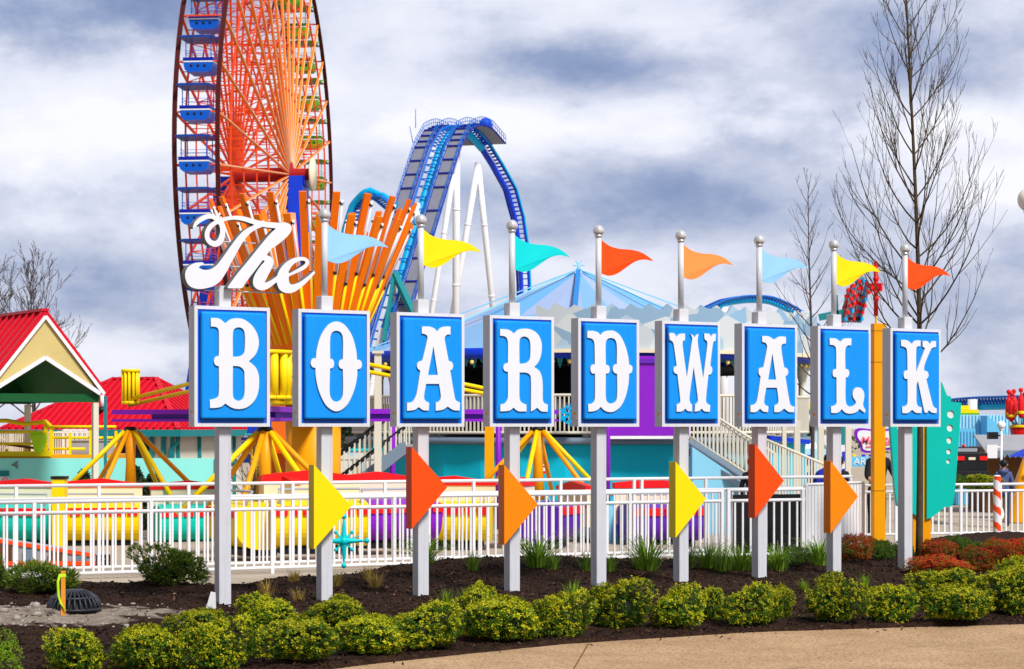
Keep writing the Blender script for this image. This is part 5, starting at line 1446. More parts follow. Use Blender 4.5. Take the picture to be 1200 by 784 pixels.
# ------------------------------------------------------------------ turquoise wall with railing, platform
def wall_left():
    Z = 48.; x0, x1 = P(-60,0,Z).x, P(252,0,Z).x; G = gz(0, Z); zt = CAMZ-37*Z/F
    t = thing('turquoise_wall', 'long turquoise wall with a yellow railed deck above it', 'wall', (x0, Z, G))
    q = MB(); q.box(((x0+x1)/2, Z, (G-.1+zt)/2), (x1-x0, .2, zt-G+.1)); q.build('wall_panel', 'pool_turq', t)
    q = MB(); q.box((x1+.06, Z-.02, (G-.1+zt)/2), (.10, .26, zt-G+.12)); q.build('end_post', 'turquoise', t)
    v = P(18,545,Z-.12); q = MB(); q.prism([[(-.10,0),(-.02,.05),(.055,.10),(.04,0),(.06,-.09),(-.02,-.03)]], lambda a, b, d: v+Vector((a,d,b)), -.02, .015); q.build('fin_emblem', 'slate', t)
    s_ = P(2,562,Z-.13); q = MB(); q.box(s_, (.36,.03,.40)); sg = q.build('notice', 'white_paint', t)
    q = MB(); q.box(s_+Vector((0,-.02,.14)), (.36,.015,.13)); q.build('notice_header', 'trim_teal', sg)
    q = MB(); q.lathe(s_+Vector((.09,-.016,-.02)), [(.075,0),(.075,.008),(.055,.008),(.055,0)], 16, axis=(0,-1,0)); q.build('notice_ring', 'pink', sg)
    cu = bpy.data.curves.new('numeral', 'FONT'); cu.body = '1'; cu.size = .13; cu.extrude = .004
    o = bpy.data.objects.new('notice_numeral', cu); col.objects.link(o); cu.materials.append(M['red']); o.parent = sg
    o.matrix_local = WM[sg.name].inverted() @ (Matrix.Translation(s_+Vector((.06,-.024,-.065))) @ Matrix.Rotation(PI/2, 4, 'X'))
    # deck and yellow rails
    dk = thing('yellow_railed_deck', 'raised deck with yellow railings on top of the turquoise wall', 'deck', (x0, Z+1, G))
    xr = P(133,0,Z).x
    q = MB(); q.box(((x0+xr)/2, Z+1.35, zt+.02), (xr-x0, 2.3, .12)); q.build('deck_floor', 'amber', dk)
    q = MB(); q.box(((x0+P(58,0,Z).x)/2, Z+.15, zt+.10), (P(58,0,Z).x-x0, .06, .12)); q.build('kick_board', 'yellow', dk)
    def rail(pa, pb, zs, Zr):
        for y in zs:
            q = MB(); q.tube([P(pa,y,Zr), P(pb,y,Zr)], .032, 8); q.build('rail', 'yellow', dk)
    q = MB(); q.tube([P(-30,493,Z+.2), P(8,493,Z+.2), P(30,497,Z+.2), P(54,494,Z+.2), P(59.5,500,Z+.2)], .05, 8); q.build('rail', 'yellow', dk)
    rail(-30,54,(506,520),Z+.2); rail(61,136,(500,),Z+.2); rail(61,136,(513,),Z+.3); rail(61,100,(526,),Z+.3)
    for px, y0 in ((54,494),(60,500),(107,502),(124,503),(136,505),(82,507),(8,526),(31,526),(-20,526)):
        q = MB(); a = P(px, y0, Z+.25); q.box((a.x,a.y,(a.z+zt+.08)/2), (.09 if px in (54,60,107) else .06,.06,a.z-zt-.08)); q.build('rail_post', 'yellow', dk)
    # white gate and picket infill behind
    wf = thing('white_deck_fence', 'white slatted fence at the back of the yellow railed deck', 'fence', (x0, Z+2.3, G))
    for px in range(2, 70, 3):
        pass
    q = MB()
    for k in range(46):
        px = -10+k*2.6
        a = P(px, 507 if px < 66 else 505, Z+2.35); q.box((a.x,a.y,(a.z+zt+.08)/2), (.03 if k % 9 else .07,.03,a.z-zt-.08))
    q.build('picket_panel', 'wall_cream', wf)
    q = MB(); q.tube([P(-12,507,Z+2.35), P(108,507,Z+2.35)], .03, 6); q.build('rail', 'wall_cream', wf)
    q = MB(); a = P(74,504,Z+1.6); b = P(102,504,Z+1.6)
    for i in range(6):
        p = a.lerp(b, i/5); q.box((p.x,p.y,(p.z+zt+.08)/2), (.05,.04,p.z-zt-.08))
    q.bar(a, b, .05); q.build('gate_leaf', 'white_paint', wf)
    # dark serving interior and grey counter
    ct = thing('grey_counter', 'grey counter box on the deck under the red roof', 'counter', (P(110,0,Z+2).x, Z+2, zt))
    a, b = P(85,0,Z+1.0), P(137,0,Z+1.0); q = MB(); q.bar((a.x,a.y,zt+.20), (b.x,b.y,zt+.20), .5, .38); q.build('body', 'grey_steel', ct)
    q = MB(); q.bar((a.x-.03,a.y,zt+.41), (b.x+.03,b.y,zt+.41), .56, .03); q.build('top', 'roof_grey', ct)
    # lime vest hung on the railing
    vm = MB(); c_ = P(45, 508, Z+.1)
    vm.prism([smooth_path([(-.19,.0),(.18,.0),(.20,-.18),(.12,-.38),(.03,-.45),(-.08,-.42),(-.13,-.25)], True, 4)], lambda a, b, d: c_+Vector((a, d+.03*math.sin(a*25)+.02*math.sin(b*17), b)), -.02, .02)
    tag(vm.build('safety_vest', 'lime'), 'lime yellow vest hanging over the yellow railing', 'vest')
    tb_ = thing('deck_bench', 'long brown bench behind the yellow railing', 'bench', (P(30,0,Z+.8).x, Z+.8, zt))
    a, b = P(-20,517,Z+.8), P(56,527,Z+.8)
    q = MB(); q.bar(a, b, .3, .05); q.build('seat', 'brown', tb_)
    for f in (.1, .9):
        p = a.lerp(b, f); q = MB(); q.box((p.x,p.y,(p.z-.04+zt+.08)/2), (.06,.25,max(.05,p.z-.04-zt-.08))); q.build('leg', 'grey_steel', tb_)
wall_left()

# ------------------------------------------------------------------ food stall and wall between the B and O posts
def stalls():
    G = -.75; Z = 57.
    a, b = P(318,0,Z), P(392,0,Z)
    t = thing('orange_stall', 'orange food stall with tiled canopy edge seen beside the O post', 'stall', ((a.x+b.x)/2, Z, G))
    zt = CAMZ+25*Z/F
    q = MB(); q.box(((a.x+b.x)/2, Z+1, (G+zt)/2), (b.x-a.x, 2, zt-G)); q.build('wall', 'orange_wall', t)
    q = MB(); q.prism([[(-.5,CAMZ-28*Z/F),(-.5,CAMZ-31*Z/F),(0,CAMZ-24*Z/F),(0,CAMZ-21*Z/F)]], lambda y, z, d: Vector((d, Z+y, z)), a.x+.1, b.x+.1); q.build('awning', 'orange_red', t)
    q = MB()
    for k in range(14): 
        x = a.x+.15+(b.x-a.x-.1)*k/13; q.tube([(x,Z-.5,CAMZ-29.5*Z/F),(x,Z-.02,CAMZ-22*Z/F)], .05, 6)
    q.build('awning_tile', 'orange_red', t)
    c_ = P(362, 548, Z-.55); q = MB(); q.prism([[(-.55,.30),(.5,.30),(.42,-.35),(-.30,-.35)],[(-.35,.20),(.36,.20),(.30,-.22),(-.2,-.22)]], lambda x, z, d: c_+Vector((x, d, z)), -.05, .3); q.build('serving_hatch', 'cream', t)
    q = MB(); q.prism([[(-.35,.20),(.36,.20),(.30,-.22),(-.2,-.22)],[(-.29,.15),(.30,.15),(.25,-.17),(-.16,-.17)]], lambda x, z, d: c_+Vector((x, d, z)), -.06, .05); q.build('hatch_trim', 'gondola_green', t)
    q = MB(); q.prism([[(-.29,.15),(.30,.15),(.25,-.17),(-.16,-.17)]], lambda x, z, d: c_+Vector((x, d, z)), .10, .14); q.build('hatch_inside', 'dark_inside', t)
    q = MB(); q.lathe(P(357,505,Z-.02), [(.16,0),(.16,.06),(.10,.06),(.10,.02),(.04,.02),(0,.05)], 18, axis=(0,-1,0)); q.build('wheel_emblem', 'red', t)
    a, b = P(292,0,60), P(322,0,60)
    t2 = thing('yellow_wall', 'yellow wall with blue top sign behind the bare shrub', 'wall', ((a.x+b.x)/2, 60, G))
    q = MB(); q.box(((a.x+b.x)/2, 60.5, (G+CAMZ-10*60/F)/2), (b.x-a.x, .3, CAMZ-.25-G)); q.build('wall_panel', 'yellow_wall', t2)
    q = MB(); q.box(((a.x+b.x)/2, 60.2, CAMZ-2*60/F), (.9, .12, .42)); q.build('blue_sign', 'royal', t2)
    q = MB(); q.box(((a.x+b.x)/2, 60.15, CAMZ-9*60/F), (1.0, .14, .05)); q.build('sign_ledge', 'turquoise', t2)
    # low white picket with mural board behind the O post
    a, b = P(395,0,50), P(445,0,50)
    t3 = thing('mural_board', 'low board painted in pale colours behind white pickets near the steps', 'board', ((a.x+b.x)/2, 51, G))
    m, nt, bs = new_mat('pale_mural'); N = nt.nodes; L = nt.links
    tc = N.new('ShaderNodeTexCoord'); vo = N.new('ShaderNodeTexVoronoi'); vo.inputs['Scale'].default_value = 5; L.new(tc.outputs['Object'], vo.inputs['Vector'])
    cr = N.new('ShaderNodeValToRGB'); cr.color_ramp.interpolation = 'CONSTANT'; sx = N.new('ShaderNodeSeparateColor'); L.new(vo.outputs['Color'], sx.inputs['Color']); L.new(sx.outputs['Green'], cr.inputs['Fac'])
    e = cr.color_ramp.elements; e[0].color = (.75,.75,.72,1); e[1].position = .6; e[1].color = (.45,.68,.85,1)
    for p_, c_ in ((.78,(.80,.60,.55,1)),(.9,(.85,.75,.40,1))): x = e.new(p_); x.color = c_
    L.new(cr.outputs['Color'], bs.inputs['Base Color']); M['pale_mural'] = m
    q = MB(); q.bar((a.x,51,.55), (b.x,51,.55), .08, 1.4); q.build('board_face', 'pale_mural', t3)
    q = MB(); q.bar((a.x,51-.02,1.28), (b.x,51-.02,1.28), .12, .05); q.build('top_rail', 'turquoise', t3)
    fence('white_railing', (a.x, 49.6), (b.x, 49.6), [.02, b.x-a.x-.02], (.05,1.05), .05, 1.05, .10, .035, .06, 'white railing at the foot of the steps before the pale mural', base=G, m='wall_cream')
stalls()

# ------------------------------------------------------------------ right-hand midway
def text_obj(body, size, m, parent, mw, name, extrude=.01, shear=0.):
    cu = bpy.data.curves.new(name, 'FONT'); cu.body = body; cu.size = size; cu.extrude = extrude; cu.shear = shear; cu.align_x = 'CENTER'; cu.align_y = 'CENTER'; cu.offset = size*.012
    tmp = bpy.data.objects.new(name+'_tmp', cu); col.objects.link(tmp)
    dg = bpy.context.evaluated_depsgraph_get(); me = bpy.data.meshes.new_from_object(tmp.evaluated_get(dg))
    bpy.data.objects.remove(tmp)
    me.materials.clear(); me.materials.append(M[m]); me.name = name
    o = bpy.data.objects.new(name, me); col.objects.link(o); o.parent = parent; o.matrix_local = WM[parent.name].inverted() @ mw
    return o
def midway():
    G = -.75
    # pergola of white columns
    Z = 46.
    t = thing('white_pergola', 'white columns carrying a blue beam behind the last A and L signs', 'pergola', (P(940,0,Z).x, Z, G))
    for px in (919, 934, 962, 994):
        v = P(px, 0, Z+.3*(px % 3)); q = MB(); q.box((v.x,v.y,(G+2.0)/2), (.13 if px != 919 else .09,.13,2.0-G)); q.build('column', 'wall_cream', t)
    a, b = P(896,513,Z+1), P(942,518,Z+1.5); q = MB(); q.bar(a, b, .5, .10); q.build('blue_roof', 'royal', t)
    a, b = P(897,515,Z-.6), P(975,548,Z-.6)
    q = MB(); q.tube([a, b], .035, 6)
    for k in range(24):
        p = a.lerp(b, k/23); q.box((p.x,p.y,p.z-.55), (.035,.035,1.1))
    q.build('railing_panel', 'wall_cream', t)
    # blue domes/booths beyond
    for i, (px, w, y0, c1, lab) in enumerate(((925,.75,520,'white_paint','white booth with blue openings seen under the last A sign'), (952,.7,522,'pale_wall','pale blue booth seen between the A and L posts'), (980,.75,518,'white_paint','white booth with blue openings under the L sign'))):
        v = P(px, 0, 66); z1 = CAMZ-(y0-500)/F*66-.1
        tt = thing('midway_booth', lab, 'booth', (v.x, v.y, G), group='midway booths')
        q = MB(); q.box((v.x,v.y,(G+z1)/2), (w,1.2,z1-G)); q.build('wall', c1, tt)
        q = MB(); q.lathe((v.x-.2,v.y,z1), [(.35,0),(.33,.16),(.2,.30),(0,.36)], 14); q.build('dome', 'white_paint', tt)
        for dx in (-.25, .25):
            for dz in (.35, .9): 
                q = MB(); q.box((v.x+dx,v.y-.61,z1-dz), (.3,.04,.3)); q.build('window', 'royal', tt)
    # raking blue and white lamp strut
    sb2 = thing('steel_mast', 'leaning blue and white steel frame between the A and L signs', 'frame', (P(942,0,60).x, 60, G))
    q = MB(); q.bar(P(946,480,60), P(936,540,60), .22, .2); q.build('brace', 'trim_teal', sb2)
    q = MB(); q.bar(P(949,486,59.8), P(940,510,59.8), .24, .05); q.build('cover', 'white_paint', sb2)
    # yellow roofed kiosks
    for px0, px1, y0, Zk, lab in ((936,966,474,75,'white kiosk with stepped yellow roof and green band between A and L'), (1116,1146,478,75,'white kiosk with stepped yellow roof and green band past the teal board')):
        a, b = P(px0,0,Zk), P(px1,0,Zk); z1 = CAMZ-(y0-500)/F*Zk; cx = (a.x+b.x)/2; w = b.x-a.x
        tt = thing('yellow_roofed_kiosk', lab, 'kiosk', (cx, Zk, G), group='yellow-roofed kiosks')
        q = MB(); q.box((cx,Zk+1,z1-.12), (w,2.2,.13)); q.box((cx-.15,Zk+1,z1+.02), (w*.72,1.7,.14)); q.build('roof', 'yellow', tt)
        q = MB(); q.box((cx,Zk+1,z1-.22), (w+.06,2.26,.07)); q.build('band', 'gondola_green', tt)
        q = MB(); q.box((cx,Zk+1,z1-.45), (w-.05,2.1,.38)); q.build('fascia', 'cream', tt)
        q = MB(); q.box((cx,Zk+1.1,(G+z1-.64)/2), (w-.35,1.8,z1-.64-G)); q.build('wall', 'pale_wall', tt)
        q = MB(); q.box((cx-.1,Zk+.18,z1-1.0), (w*.4,.05,.5)); q.build('window', 'dark_inside', tt)
    # light blue building
    a, b = P(1118,0,70), P(1260,0,70)
    t = thing('blue_building', 'light blue clad building with a darker blue projecting bay', 'building', ((a.x+b.x)/2, 70, G))
    z1 = CAMZ+14*70/F
    q = MB(); q.box(((a.x+b.x)/2, 72, (G+z1)/2), (b.x-a.x, 3, z1-G)); q.build('wall', 'pale_wall', t)
    a2, b2 = P(1122,0,68), P(1144,0,68); q = MB(); q.box(((a2.x+b2.x)/2, 69.2, (G+CAMZ-2*68/F)/2), (b2.x-a2.x, 2.2, CAMZ-2*68/F-G)); q.build('bay', 'sky_wall', t)
    q = MB()
    for k in range(36):
        x = a.x+(b.x-a.x)*(k+.5)/36; q.box((x, 70.48, (G+z1)/2), (.03,.03,z1-G-.02))
    q.build('cladding', 'sky_wall', t); q = MB()
    for k in range(6):
        x = a2.x+(b2.x-a2.x)*(k+.5)/6; q.box((x, 68.08, (G+1.7)/2), (.03,.03,1.7-G))
    q.build('cladding', 'sky_wall', t)
    q = MB(); q.prism([[(P(1160,0,69).x,CAMZ+13*69/F),(P(1185,0,69).x,CAMZ-8*69/F),(P(1160,0,69).x,CAMZ-12*69/F)]], lambda x, z, d: Vector((x, 69.4+d, z)), 0, 1); q.build('gusset', 'sky_wall', t)
    # grey awning building
    a, b = P(1149,0,62), P(1290,0,62)
    t = thing('brown_arcade', 'low brown arcade under a grey awning with blue scalloped edge', 'building', ((a.x+b.x)/2, 62, G))
    q = MB(); q.prism([[(-.6,CAMZ-27*62/F),(-.6,CAMZ-29*62/F),(.9,CAMZ-11.5*62/F),(.9,CAMZ-9.5*62/F)]], lambda y, z, d: Vector((d, 62+y, z)), a.x, b.x); q.build('awning', 'roof_grey', t)
    q = MB(); ns = 22
    for k in range(ns):
        x = a.x+(b.x-a.x)*k/ns; w = (b.x-a.x)/ns; z = CAMZ-28*62/F
        q.prism([[(x,z),(x+w,z),(x+w,z-.10),(x+w/2,z-.22),(x,z-.10)]], lambda xx, zz2, d: Vector((xx, 61.37+d, zz2)), 0, .03)
    q.build('scallop', 'slate', t)
    q = MB(); q.box(((a.x+b.x)/2+.1, 63.6, (G+CAMZ-24*62/F)/2), (b.x-a.x-.3, 2.4, CAMZ-24*62/F-G)); q.build('wall', 'brown', t)
    q = MB(); q.box(((a.x+b.x)/2+1.2, 62.3, CAMZ-34*62/F), (b.x-a.x-2.2, .2, .12)); q.build('red_band', 'orange_red', t)
    q = MB(); q.box(((a.x+b.x)/2+1.2, 62.3, CAMZ-38*62/F), (b.x-a.x-2.2, .18, .09)); q.build('teal_band', 'trim_teal', t)
    q = MB(); q.box(((a.x+b.x)/2+1.2, 62.35, CAMZ-46*62/F), (b.x-a.x-2.4, .1, .3)); q.build('opening', 'dark_inside', t)
    # black pickup
    v = P(1139, 0, 54); t = thing('black_pickup', 'black pickup truck parked tail first behind the hedge', 'truck', (v.x, v.y, gz(0, 54)))
    zc = CAMZ-46*54/F; g0 = gz(0, 54)
    def bx(x0, x1, y0, y1, z0, z1, name, m, par=t, bev=.03):
        q = MB(); q.box((v.x+(x0+x1)/2, v.y+(y0+y1)/2, (z0+z1)/2), (x1-x0, y1-y0, z1-z0)); return q.build(name, m, par, bevel=bev)
    zt = CAMZ-30.5*54/F
    bx(-.42,.42,0,2.3,zt-.62,zt,'body','black'); bx(-.36,.36,.7,1.7,zt,zt+.14,'cab','black')
    bx(-.30,.30,.69,.70,zt+.02,zt+.11,'rear_window','grey_steel',bev=0)
    for s in (-1, 1):
        bx(s*.30-.10,s*.30+.10,-.03,.0,zt-.20,zt-.09,'tail_light','red',bev=0)
        q = MB(); q.lathe((v.x+s*.36-.09, v.y+.45, zt-.62), [(0,0),(.17,0),(.19,.03),(.19,.14),(.17,.17),(0,.17)], 18, axis=(1,0,0)); q.build('wheel', 'black', t)
        q = MB(); q.lathe((v.x+s*.36-.09, v.y+1.85, zt-.62), [(0,0),(.17,0),(.19,.03),(.19,.14),(.17,.17),(0,.17)], 18, axis=(1,0,0)); q.build('wheel', 'black', t)
    bx(-.09,.09,-.02,.0,zt-.19,zt-.12,'number_plate','cream',bev=0); bx(-.45,.45,-.08,.0,zt-.60,zt-.48,'bumper','dark_inside')
    q = MB(); q.ball((v.x-.02,v.y+.9,zt+.17), .05, 10); q.build('beacon', 'red', t)
    # pink script sign and small blue sign
    Zs = 58.; t = thing('pink_script_sign', 'pink lettered sign with purple outline partly hidden by the orange pillar', 'sign', (P(1029,0,Zs).x, Zs, gz(0, Zs)))
    c_ = P(1029, 517, Zs)
    q = MB(); q.prism([smooth_path([(-.62,.34),(-.35,.36),(0,.30),(.35,.36),(.58,.30),(.56,.0),(.50,-.20),(.2,-.26),(-.1,-.32),(-.45,-.30),(-.52,-.08),(-.66,.12)], True, 4)], lambda a, b, d: c_+Vector((a, d, b)), 0, .08); q.build('backing', 'purple', t)
    q = MB(); q.prism([smooth_path([(-.55,.28),(-.3,.30),(0,.24),(.35,.30),(.50,.24),(.48,.0),(.42,-.14),(.15,-.20),(-.1,-.26),(-.40,-.24),(-.46,-.06),(-.58,.12)], True, 4)], lambda a, b, d: c_+Vector((a, d, b)), -.02, -.002); q.build('backing_edge', 'white_paint', t)
    text_obj('Monster', .30, 'pink', t, Matrix.Translation(c_+Vector((0,-.04,.03))) @ Matrix.Rotation(PI/2, 4, 'X') @ Matrix.Rotation(.06, 4, 'Z'), 'script_word', shear=.3)
    q = MB(); q.bar(c_+Vector((-.35,-.03,-.17)), c_+Vector((.36,-.03,-.08)), .02, .04); q.build('underline', 'pink', t)
    q = MB(); q.box((c_.x,c_.y+.1,(c_.z-.2+gz(0,Zs))/2), (.12,.10,c_.z-.2-gz(0,Zs))); q.build('post', 'white_paint', t)
    Zb = 56.; c_ = P(1012, 541, Zb); t = thing('blue_word_sign', 'small blue sign with white capitals low beside the orange pillar', 'sign', (c_.x, Zb, gz(0, Zb)))
    q = MB(); q.box(c_, (.80,.06,.27)); q.build('panel', 'sky_wall', t)
    text_obj('ARB', .26, 'letter_white', t, Matrix.Translation(c_+Vector((-.04,-.04,0))) @ Matrix.Rotation(PI/2, 4, 'X'), 'capitals', shear=.05)
    for dx, m in ((-.25,'yellow'),(.0,'royal'),(.2,'royal')):
        q = MB(); q.box(c_+Vector((dx,.02,.17)), (.10,.05,.06)); q.build('bracket', m, t)
    for dx in (-.35, .35):
        q = MB(); q.box((c_.x+dx,c_.y+.05,(c_.z+gz(0,Zb))/2), (.05,.05,c_.z+.1-gz(0,Zb))); q.build('post', 'white_paint', t)
    # red ride pod cluster
    Zr = 64.; c_ = P(1202, 490, Zr); t = thing('red_pod_ride', 'ride of red hanging pods topped with red balls above a red drum', 'fairground ride', (c_.x, Zr, gz(0, Zr)))
    zz_ = lambda y: CAMZ-(y-500)/F*Zr
    q = MB(); q.lathe((c_.x,c_.y,0), [(.42,zz_(521)),(.50,zz_(499)),(.45,zz_(498)),(.0,zz_(497))], 28); q.build('drum', 'red', t)
    q = MB(); q.lathe((c_.x,c_.y,0), [(.515,zz_(501)),(.525,zz_(498.5)),(.48,zz_(498))], 28); q.build('drum_band', 'yellow', t)
    q = MB(); q.tube([(c_.x,c_.y,gz(0,Zr)),(c_.x,c_.y,zz_(470))], .16, 12); q.build('mast', 'sky_wall', t)
    for k in range(9):
        a = 2*PI*k/9; x, y = c_.x+.52*math.cos(a), c_.y+.52*math.sin(a); dz = .06*math.sin(k*2.3)
        q = MB(); q.tube([(x,y,zz_(492)+dz),(x,y,zz_(488)+dz),(x,y,zz_(470)+dz),(x*1.0,y,zz_(466)+dz)], [.05,.11,.10,.05], 10); pd = q.build('pod', 'red', t)
        q = MB(); q.ball((x,y,zz_(459.5)+dz), .075, 12); q.tube([(x,y,zz_(466)+dz),(x,y,zz_(462)+dz)], .03, 6); q.build('pod_ball', 'red', pd)
        q = MB(); q.lathe((x,y,zz_(487)+dz), [(.112,0),(.118,.05),(.108,.08)], 12); q.build('pod_band', 'yellow', pd)
        q = MB(); q.tube([(x,y,zz_(491)+dz),(c_.x+.35*math.cos(a),c_.y+.35*math.sin(a),zz_(498))], .03, 6); q.build('pod_rod', 'sky_wall', pd)
    # orange tent and blue umbrella
    Zt = 56.; c_ = P(1203, 0, Zt); t = thing('orange_cone', 'orange cone shaped booth beside the railing at the picture edge', 'booth', (c_.x, Zt, gz(0, Zt)))
    q = MB(); q.lathe((c_.x,c_.y,gz(0,Zt)), [(.75,0),(.42,1.0),(.10,CAMZ-35*Zt/F-gz(0,Zt))], 4); q.build('cone', 'amber', t)
    q = MB(); q.ball((c_.x,c_.y-.45,CAMZ-48*Zt/F), .08, 10); q.build('porthole', 'black', t)
    c_ = P(1212, 0, 58); t = thing('blue_umbrella', 'blue parasol above the orange cone booth', 'umbrella', (c_.x, 58, gz(0, 58)))
    q = MB(); q.lathe((c_.x,c_.y,CAMZ-35*58/F), [(.75,0),(.35,.20),(.0,.32)], 8, sm=False); q.build('canopy', 'royal', t)
    q = MB(); q.tube([(c_.x,c_.y,gz(0,58)),(c_.x,c_.y,CAMZ-30*58/F)], .025, 6); q.build('pole', 'grey_steel', t)
    # distant swing seats bundle behind the L sign
    Zq = 120.; t = thing('swing_ride', 'far swing ride gondola with rows of red and cyan seats behind the L sign', 'fairground ride', (P(992,0,Zq).x, Zq, -.75))
    rg = random.Random(8)
    for k in range(9):
        q = MB(); x0 = 988+k*3.0; p0 = P(x0+7, 322+abs(k-5)*3, Zq+rg.uniform(-.6,.6)); p1 = P(x0-4, 378, Zq+rg.uniform(-.6,.6))
        q.bar(p0, p1, .10, .14)
        ro = q.build('seat_arm', ('grey_steel','red','grey_steel','coaster_cyan')[k % 4], t)
        q = MB()
        for j in range(6):
            p = p0.lerp(p1, (j+.5)/6); q.box(p+Vector((rg.uniform(-.05,.12),-.1,0)), (.16,.2,.20), rotz(.3), rg.choice((0,0,1,2)))
        q.build('seat', ['red','black','coaster_cyan'], ro)
    q = MB(); q.bar(P(979,346,Zq), P(980,372,Zq), .25, .3); q.bar(P(960,372,Zq), P(990,366,Zq), .3, .4); q.bar(P(985,385,Zq), (P(985,0,Zq).x, Zq, -.9), .5, .5); q.build('arm', 'trim_teal', t)
    # hedge by the railing
    v = P(1140, 572, 42)
    for px, lab in ((1128,'yellow-green hedge shrub in front of the black pickup'), (1150,'yellow-green hedge shrub beside the man in the blue hoodie')):
        v = P(px, 560, 42); o = bpy.data.objects.new('hedge_shrub', DARK[0] if px < 1140 else BOX[1]); col.objects.link(o); o.location = (v.x, 42, CAMZ-66*42/F); o.scale = (.30,.30,.20)
        tag(o, lab, 'shrub', 'hedge shrubs beyond the railing')
midway()

# ------------------------------------------------------------------ people
def person(px, Z, H, face, label, shirt, pants='jeans', lean=0., hood=False, arms='down', cap=False, hairlen=0.):
    base = P(px, 0, Z); base.z = gz(0, Z); k = H/1.75
    t = thing('person', label, 'person', base, face)
    W = WM[t.name]
    # local frame: facing -Y
    J = {}
    def j(n, x, y, z): J[n] = Vector((x, y-lean*max(0, z-.9)*.6, z))
    j('pel',0,0,.95); j('sp',0,-.01,1.15); j('ch',0,0,1.34); j('nk',0,.0,1.48); j('hd0',0,-.02,1.56); j('hd1',0,-.03,1.66); j('hd2',0,-.015,1.73)
    for s, n in ((-1,'l'),(1,'r')):
        j('sh'+n,s*.17,.01,1.41)
        if arms == 'fold': j('el'+n,s*.25,-.06,1.14); j('wr'+n,s*.06,-.24,1.14); j('hn'+n,s*-.02,-.26,1.16)
        elif arms == 'rail': j('el'+n,s*.26,-.10,1.16); j('wr'+n,s*.22,-.32,1.05); j('hn'+n,s*.20,-.39,1.02)
        else: j('el'+n,s*.25,.02,1.12); j('wr'+n,s*.26,-.06,.88); j('hn'+n,s*.25,-.08,.80)
        j('hp'+n,s*.10,0,.90); j('kn'+n,s*.11,-.02,.50); j('an'+n,s*.11,.02,.09); j('to'+n,s*.12,-.14,.04)
    rad = dict(pel=.145, sp=.125, ch=.145, nk=.055, hd0=.075, hd1=.092, hd2=.075)
    for n in 'lr': rad.update({'sh'+n:.075,'el'+n:.052,'wr'+n:.036,'hn'+n:.038,'hp'+n:.095,'kn'+n:.062,'an'+n:.043,'to'+n:.038})
    edges = [('pel','sp'),('sp','ch'),('ch','nk'),('nk','hd0'),('hd0','hd1'),('hd1','hd2')]
    for n in 'lr': edges += [('ch','sh'+n),('sh'+n,'el'+n),('el'+n,'wr'+n),('wr'+n,'hn'+n),('pel','hp'+n),('hp'+n,'kn'+n),('kn'+n,'an'+n),('an'+n,'to'+n)]
    names = list(J); idx = {n: i for i, n in enumerate(names)}
    verts = [tuple(J[n]*k) for n in names]; ed = [(idx[a], idx[b]) for a, b in edges]; rads = [rad[n]*k for n in names]
    # five short fingers on each hand
    for n, s in (('l',-1),('r',1)):
        h = J['hn'+n]; dv = (J['hn'+n]-J['wr'+n]).normalized(); sd_ = dv.orthogonal().normalized()
        for f in range(5):
            off = (f-1.5)*.020 if f < 4 else .035
            a = h+dv*.02+sd_*off*.7; b = h+dv*(.075 if f < 4 else .03)*(1-.12*abs(f-1.3) if f < 4 else 1)+sd_*off*(1 if f < 4 else 1.6)
            verts += [tuple(a*k), tuple(b*k)]; rads += [.011*k, .008*k]; m_ = len(verts); ed += [(idx['hn'+n], m_-2), (m_-2, m_-1)]
    me = bpy.data.meshes.new('body'); me.from_pydata(verts, ed, [])
    o = bpy.data.objects.new('body_tmp', me); col.objects.link(o)
    md = o.modifiers.new('skin', 'SKIN'); md.use_smooth_shade = True
    sv = me.skin_vertices[0].data
    for i, r in enumerate(rads): sv[i].radius = (r, r*.88); 
    sv[0].use_root = True
    sb3 = o.modifiers.new('sub', 'SUBSURF'); sb3.levels = 2; sb3.render_levels = 2
    dg = bpy.context.evaluated_depsgraph_get(); bm_ = bpy.data.meshes.new_from_object(o.evaluated_get(dg)); bpy.data.objects.remove(o)
    for m in (shirt, pants, 'skin', 'black'): bm_.materials.append(M[m])
    for p in bm_.polygons:
        c_ = p.center/k; wrist = any((c_-J['hn'+n]).length < .12 for n in 'lr')
        fore = arms == 'rail' and any((c_-J['wr'+n]).length < .16 for n in 'lr') and shirt == 'cloth_black'
        p.material_index = 2 if (c_.z > 1.50 or wrist or fore) else 3 if c_.z < .10 else 1 if c_.z < .93 else 0
        p.use_smooth = True
    bm_.name = 'body'; b = bpy.data.objects.new('body', bm_); col.objects.link(b); b.parent = t; WM[b.name] = W
    def L_(x, y, z): return W @ (Vector((x, y-lean*max(0, z-.9)*.6, z))*k)
    q = MB(); q.ball(L_(0,.018,1.685), .104*k, 16, 0, 1.02)
    o0 = len(q.v)
    if hairlen: q.ball(L_(0,.06,1.60), .09*k, 12, 0, 1.3)
    # open the face
    q.build('hair' if not cap else 'cap', 'hair' if not cap else 'black', b)
    q = MB()
    for s in (-1, 1): q.ball(L_(s*.034,-.108,1.652), .011*k, 8)
    q.build('eyes', 'black', b)
    q = MB(); q.tube([L_(0,-.112,1.655), L_(0,-.138,1.618), L_(0,-.115,1.610)], [.009*k,.016*k,.012*k], 6); q.build('nose', 'skin', b)
    q = MB(); q.tube([L_(-.025,-.108,1.583), L_(0,-.114,1.580), L_(.025,-.108,1.583)], .006*k, 6); q.build('mouth', 'pink', b)
    q = MB()
    for s in (-1, 1): q.ball(L_(s*.096,.0,1.64), .022*k, 8, 0, 1.3)
    q.build('ears', 'skin', b)
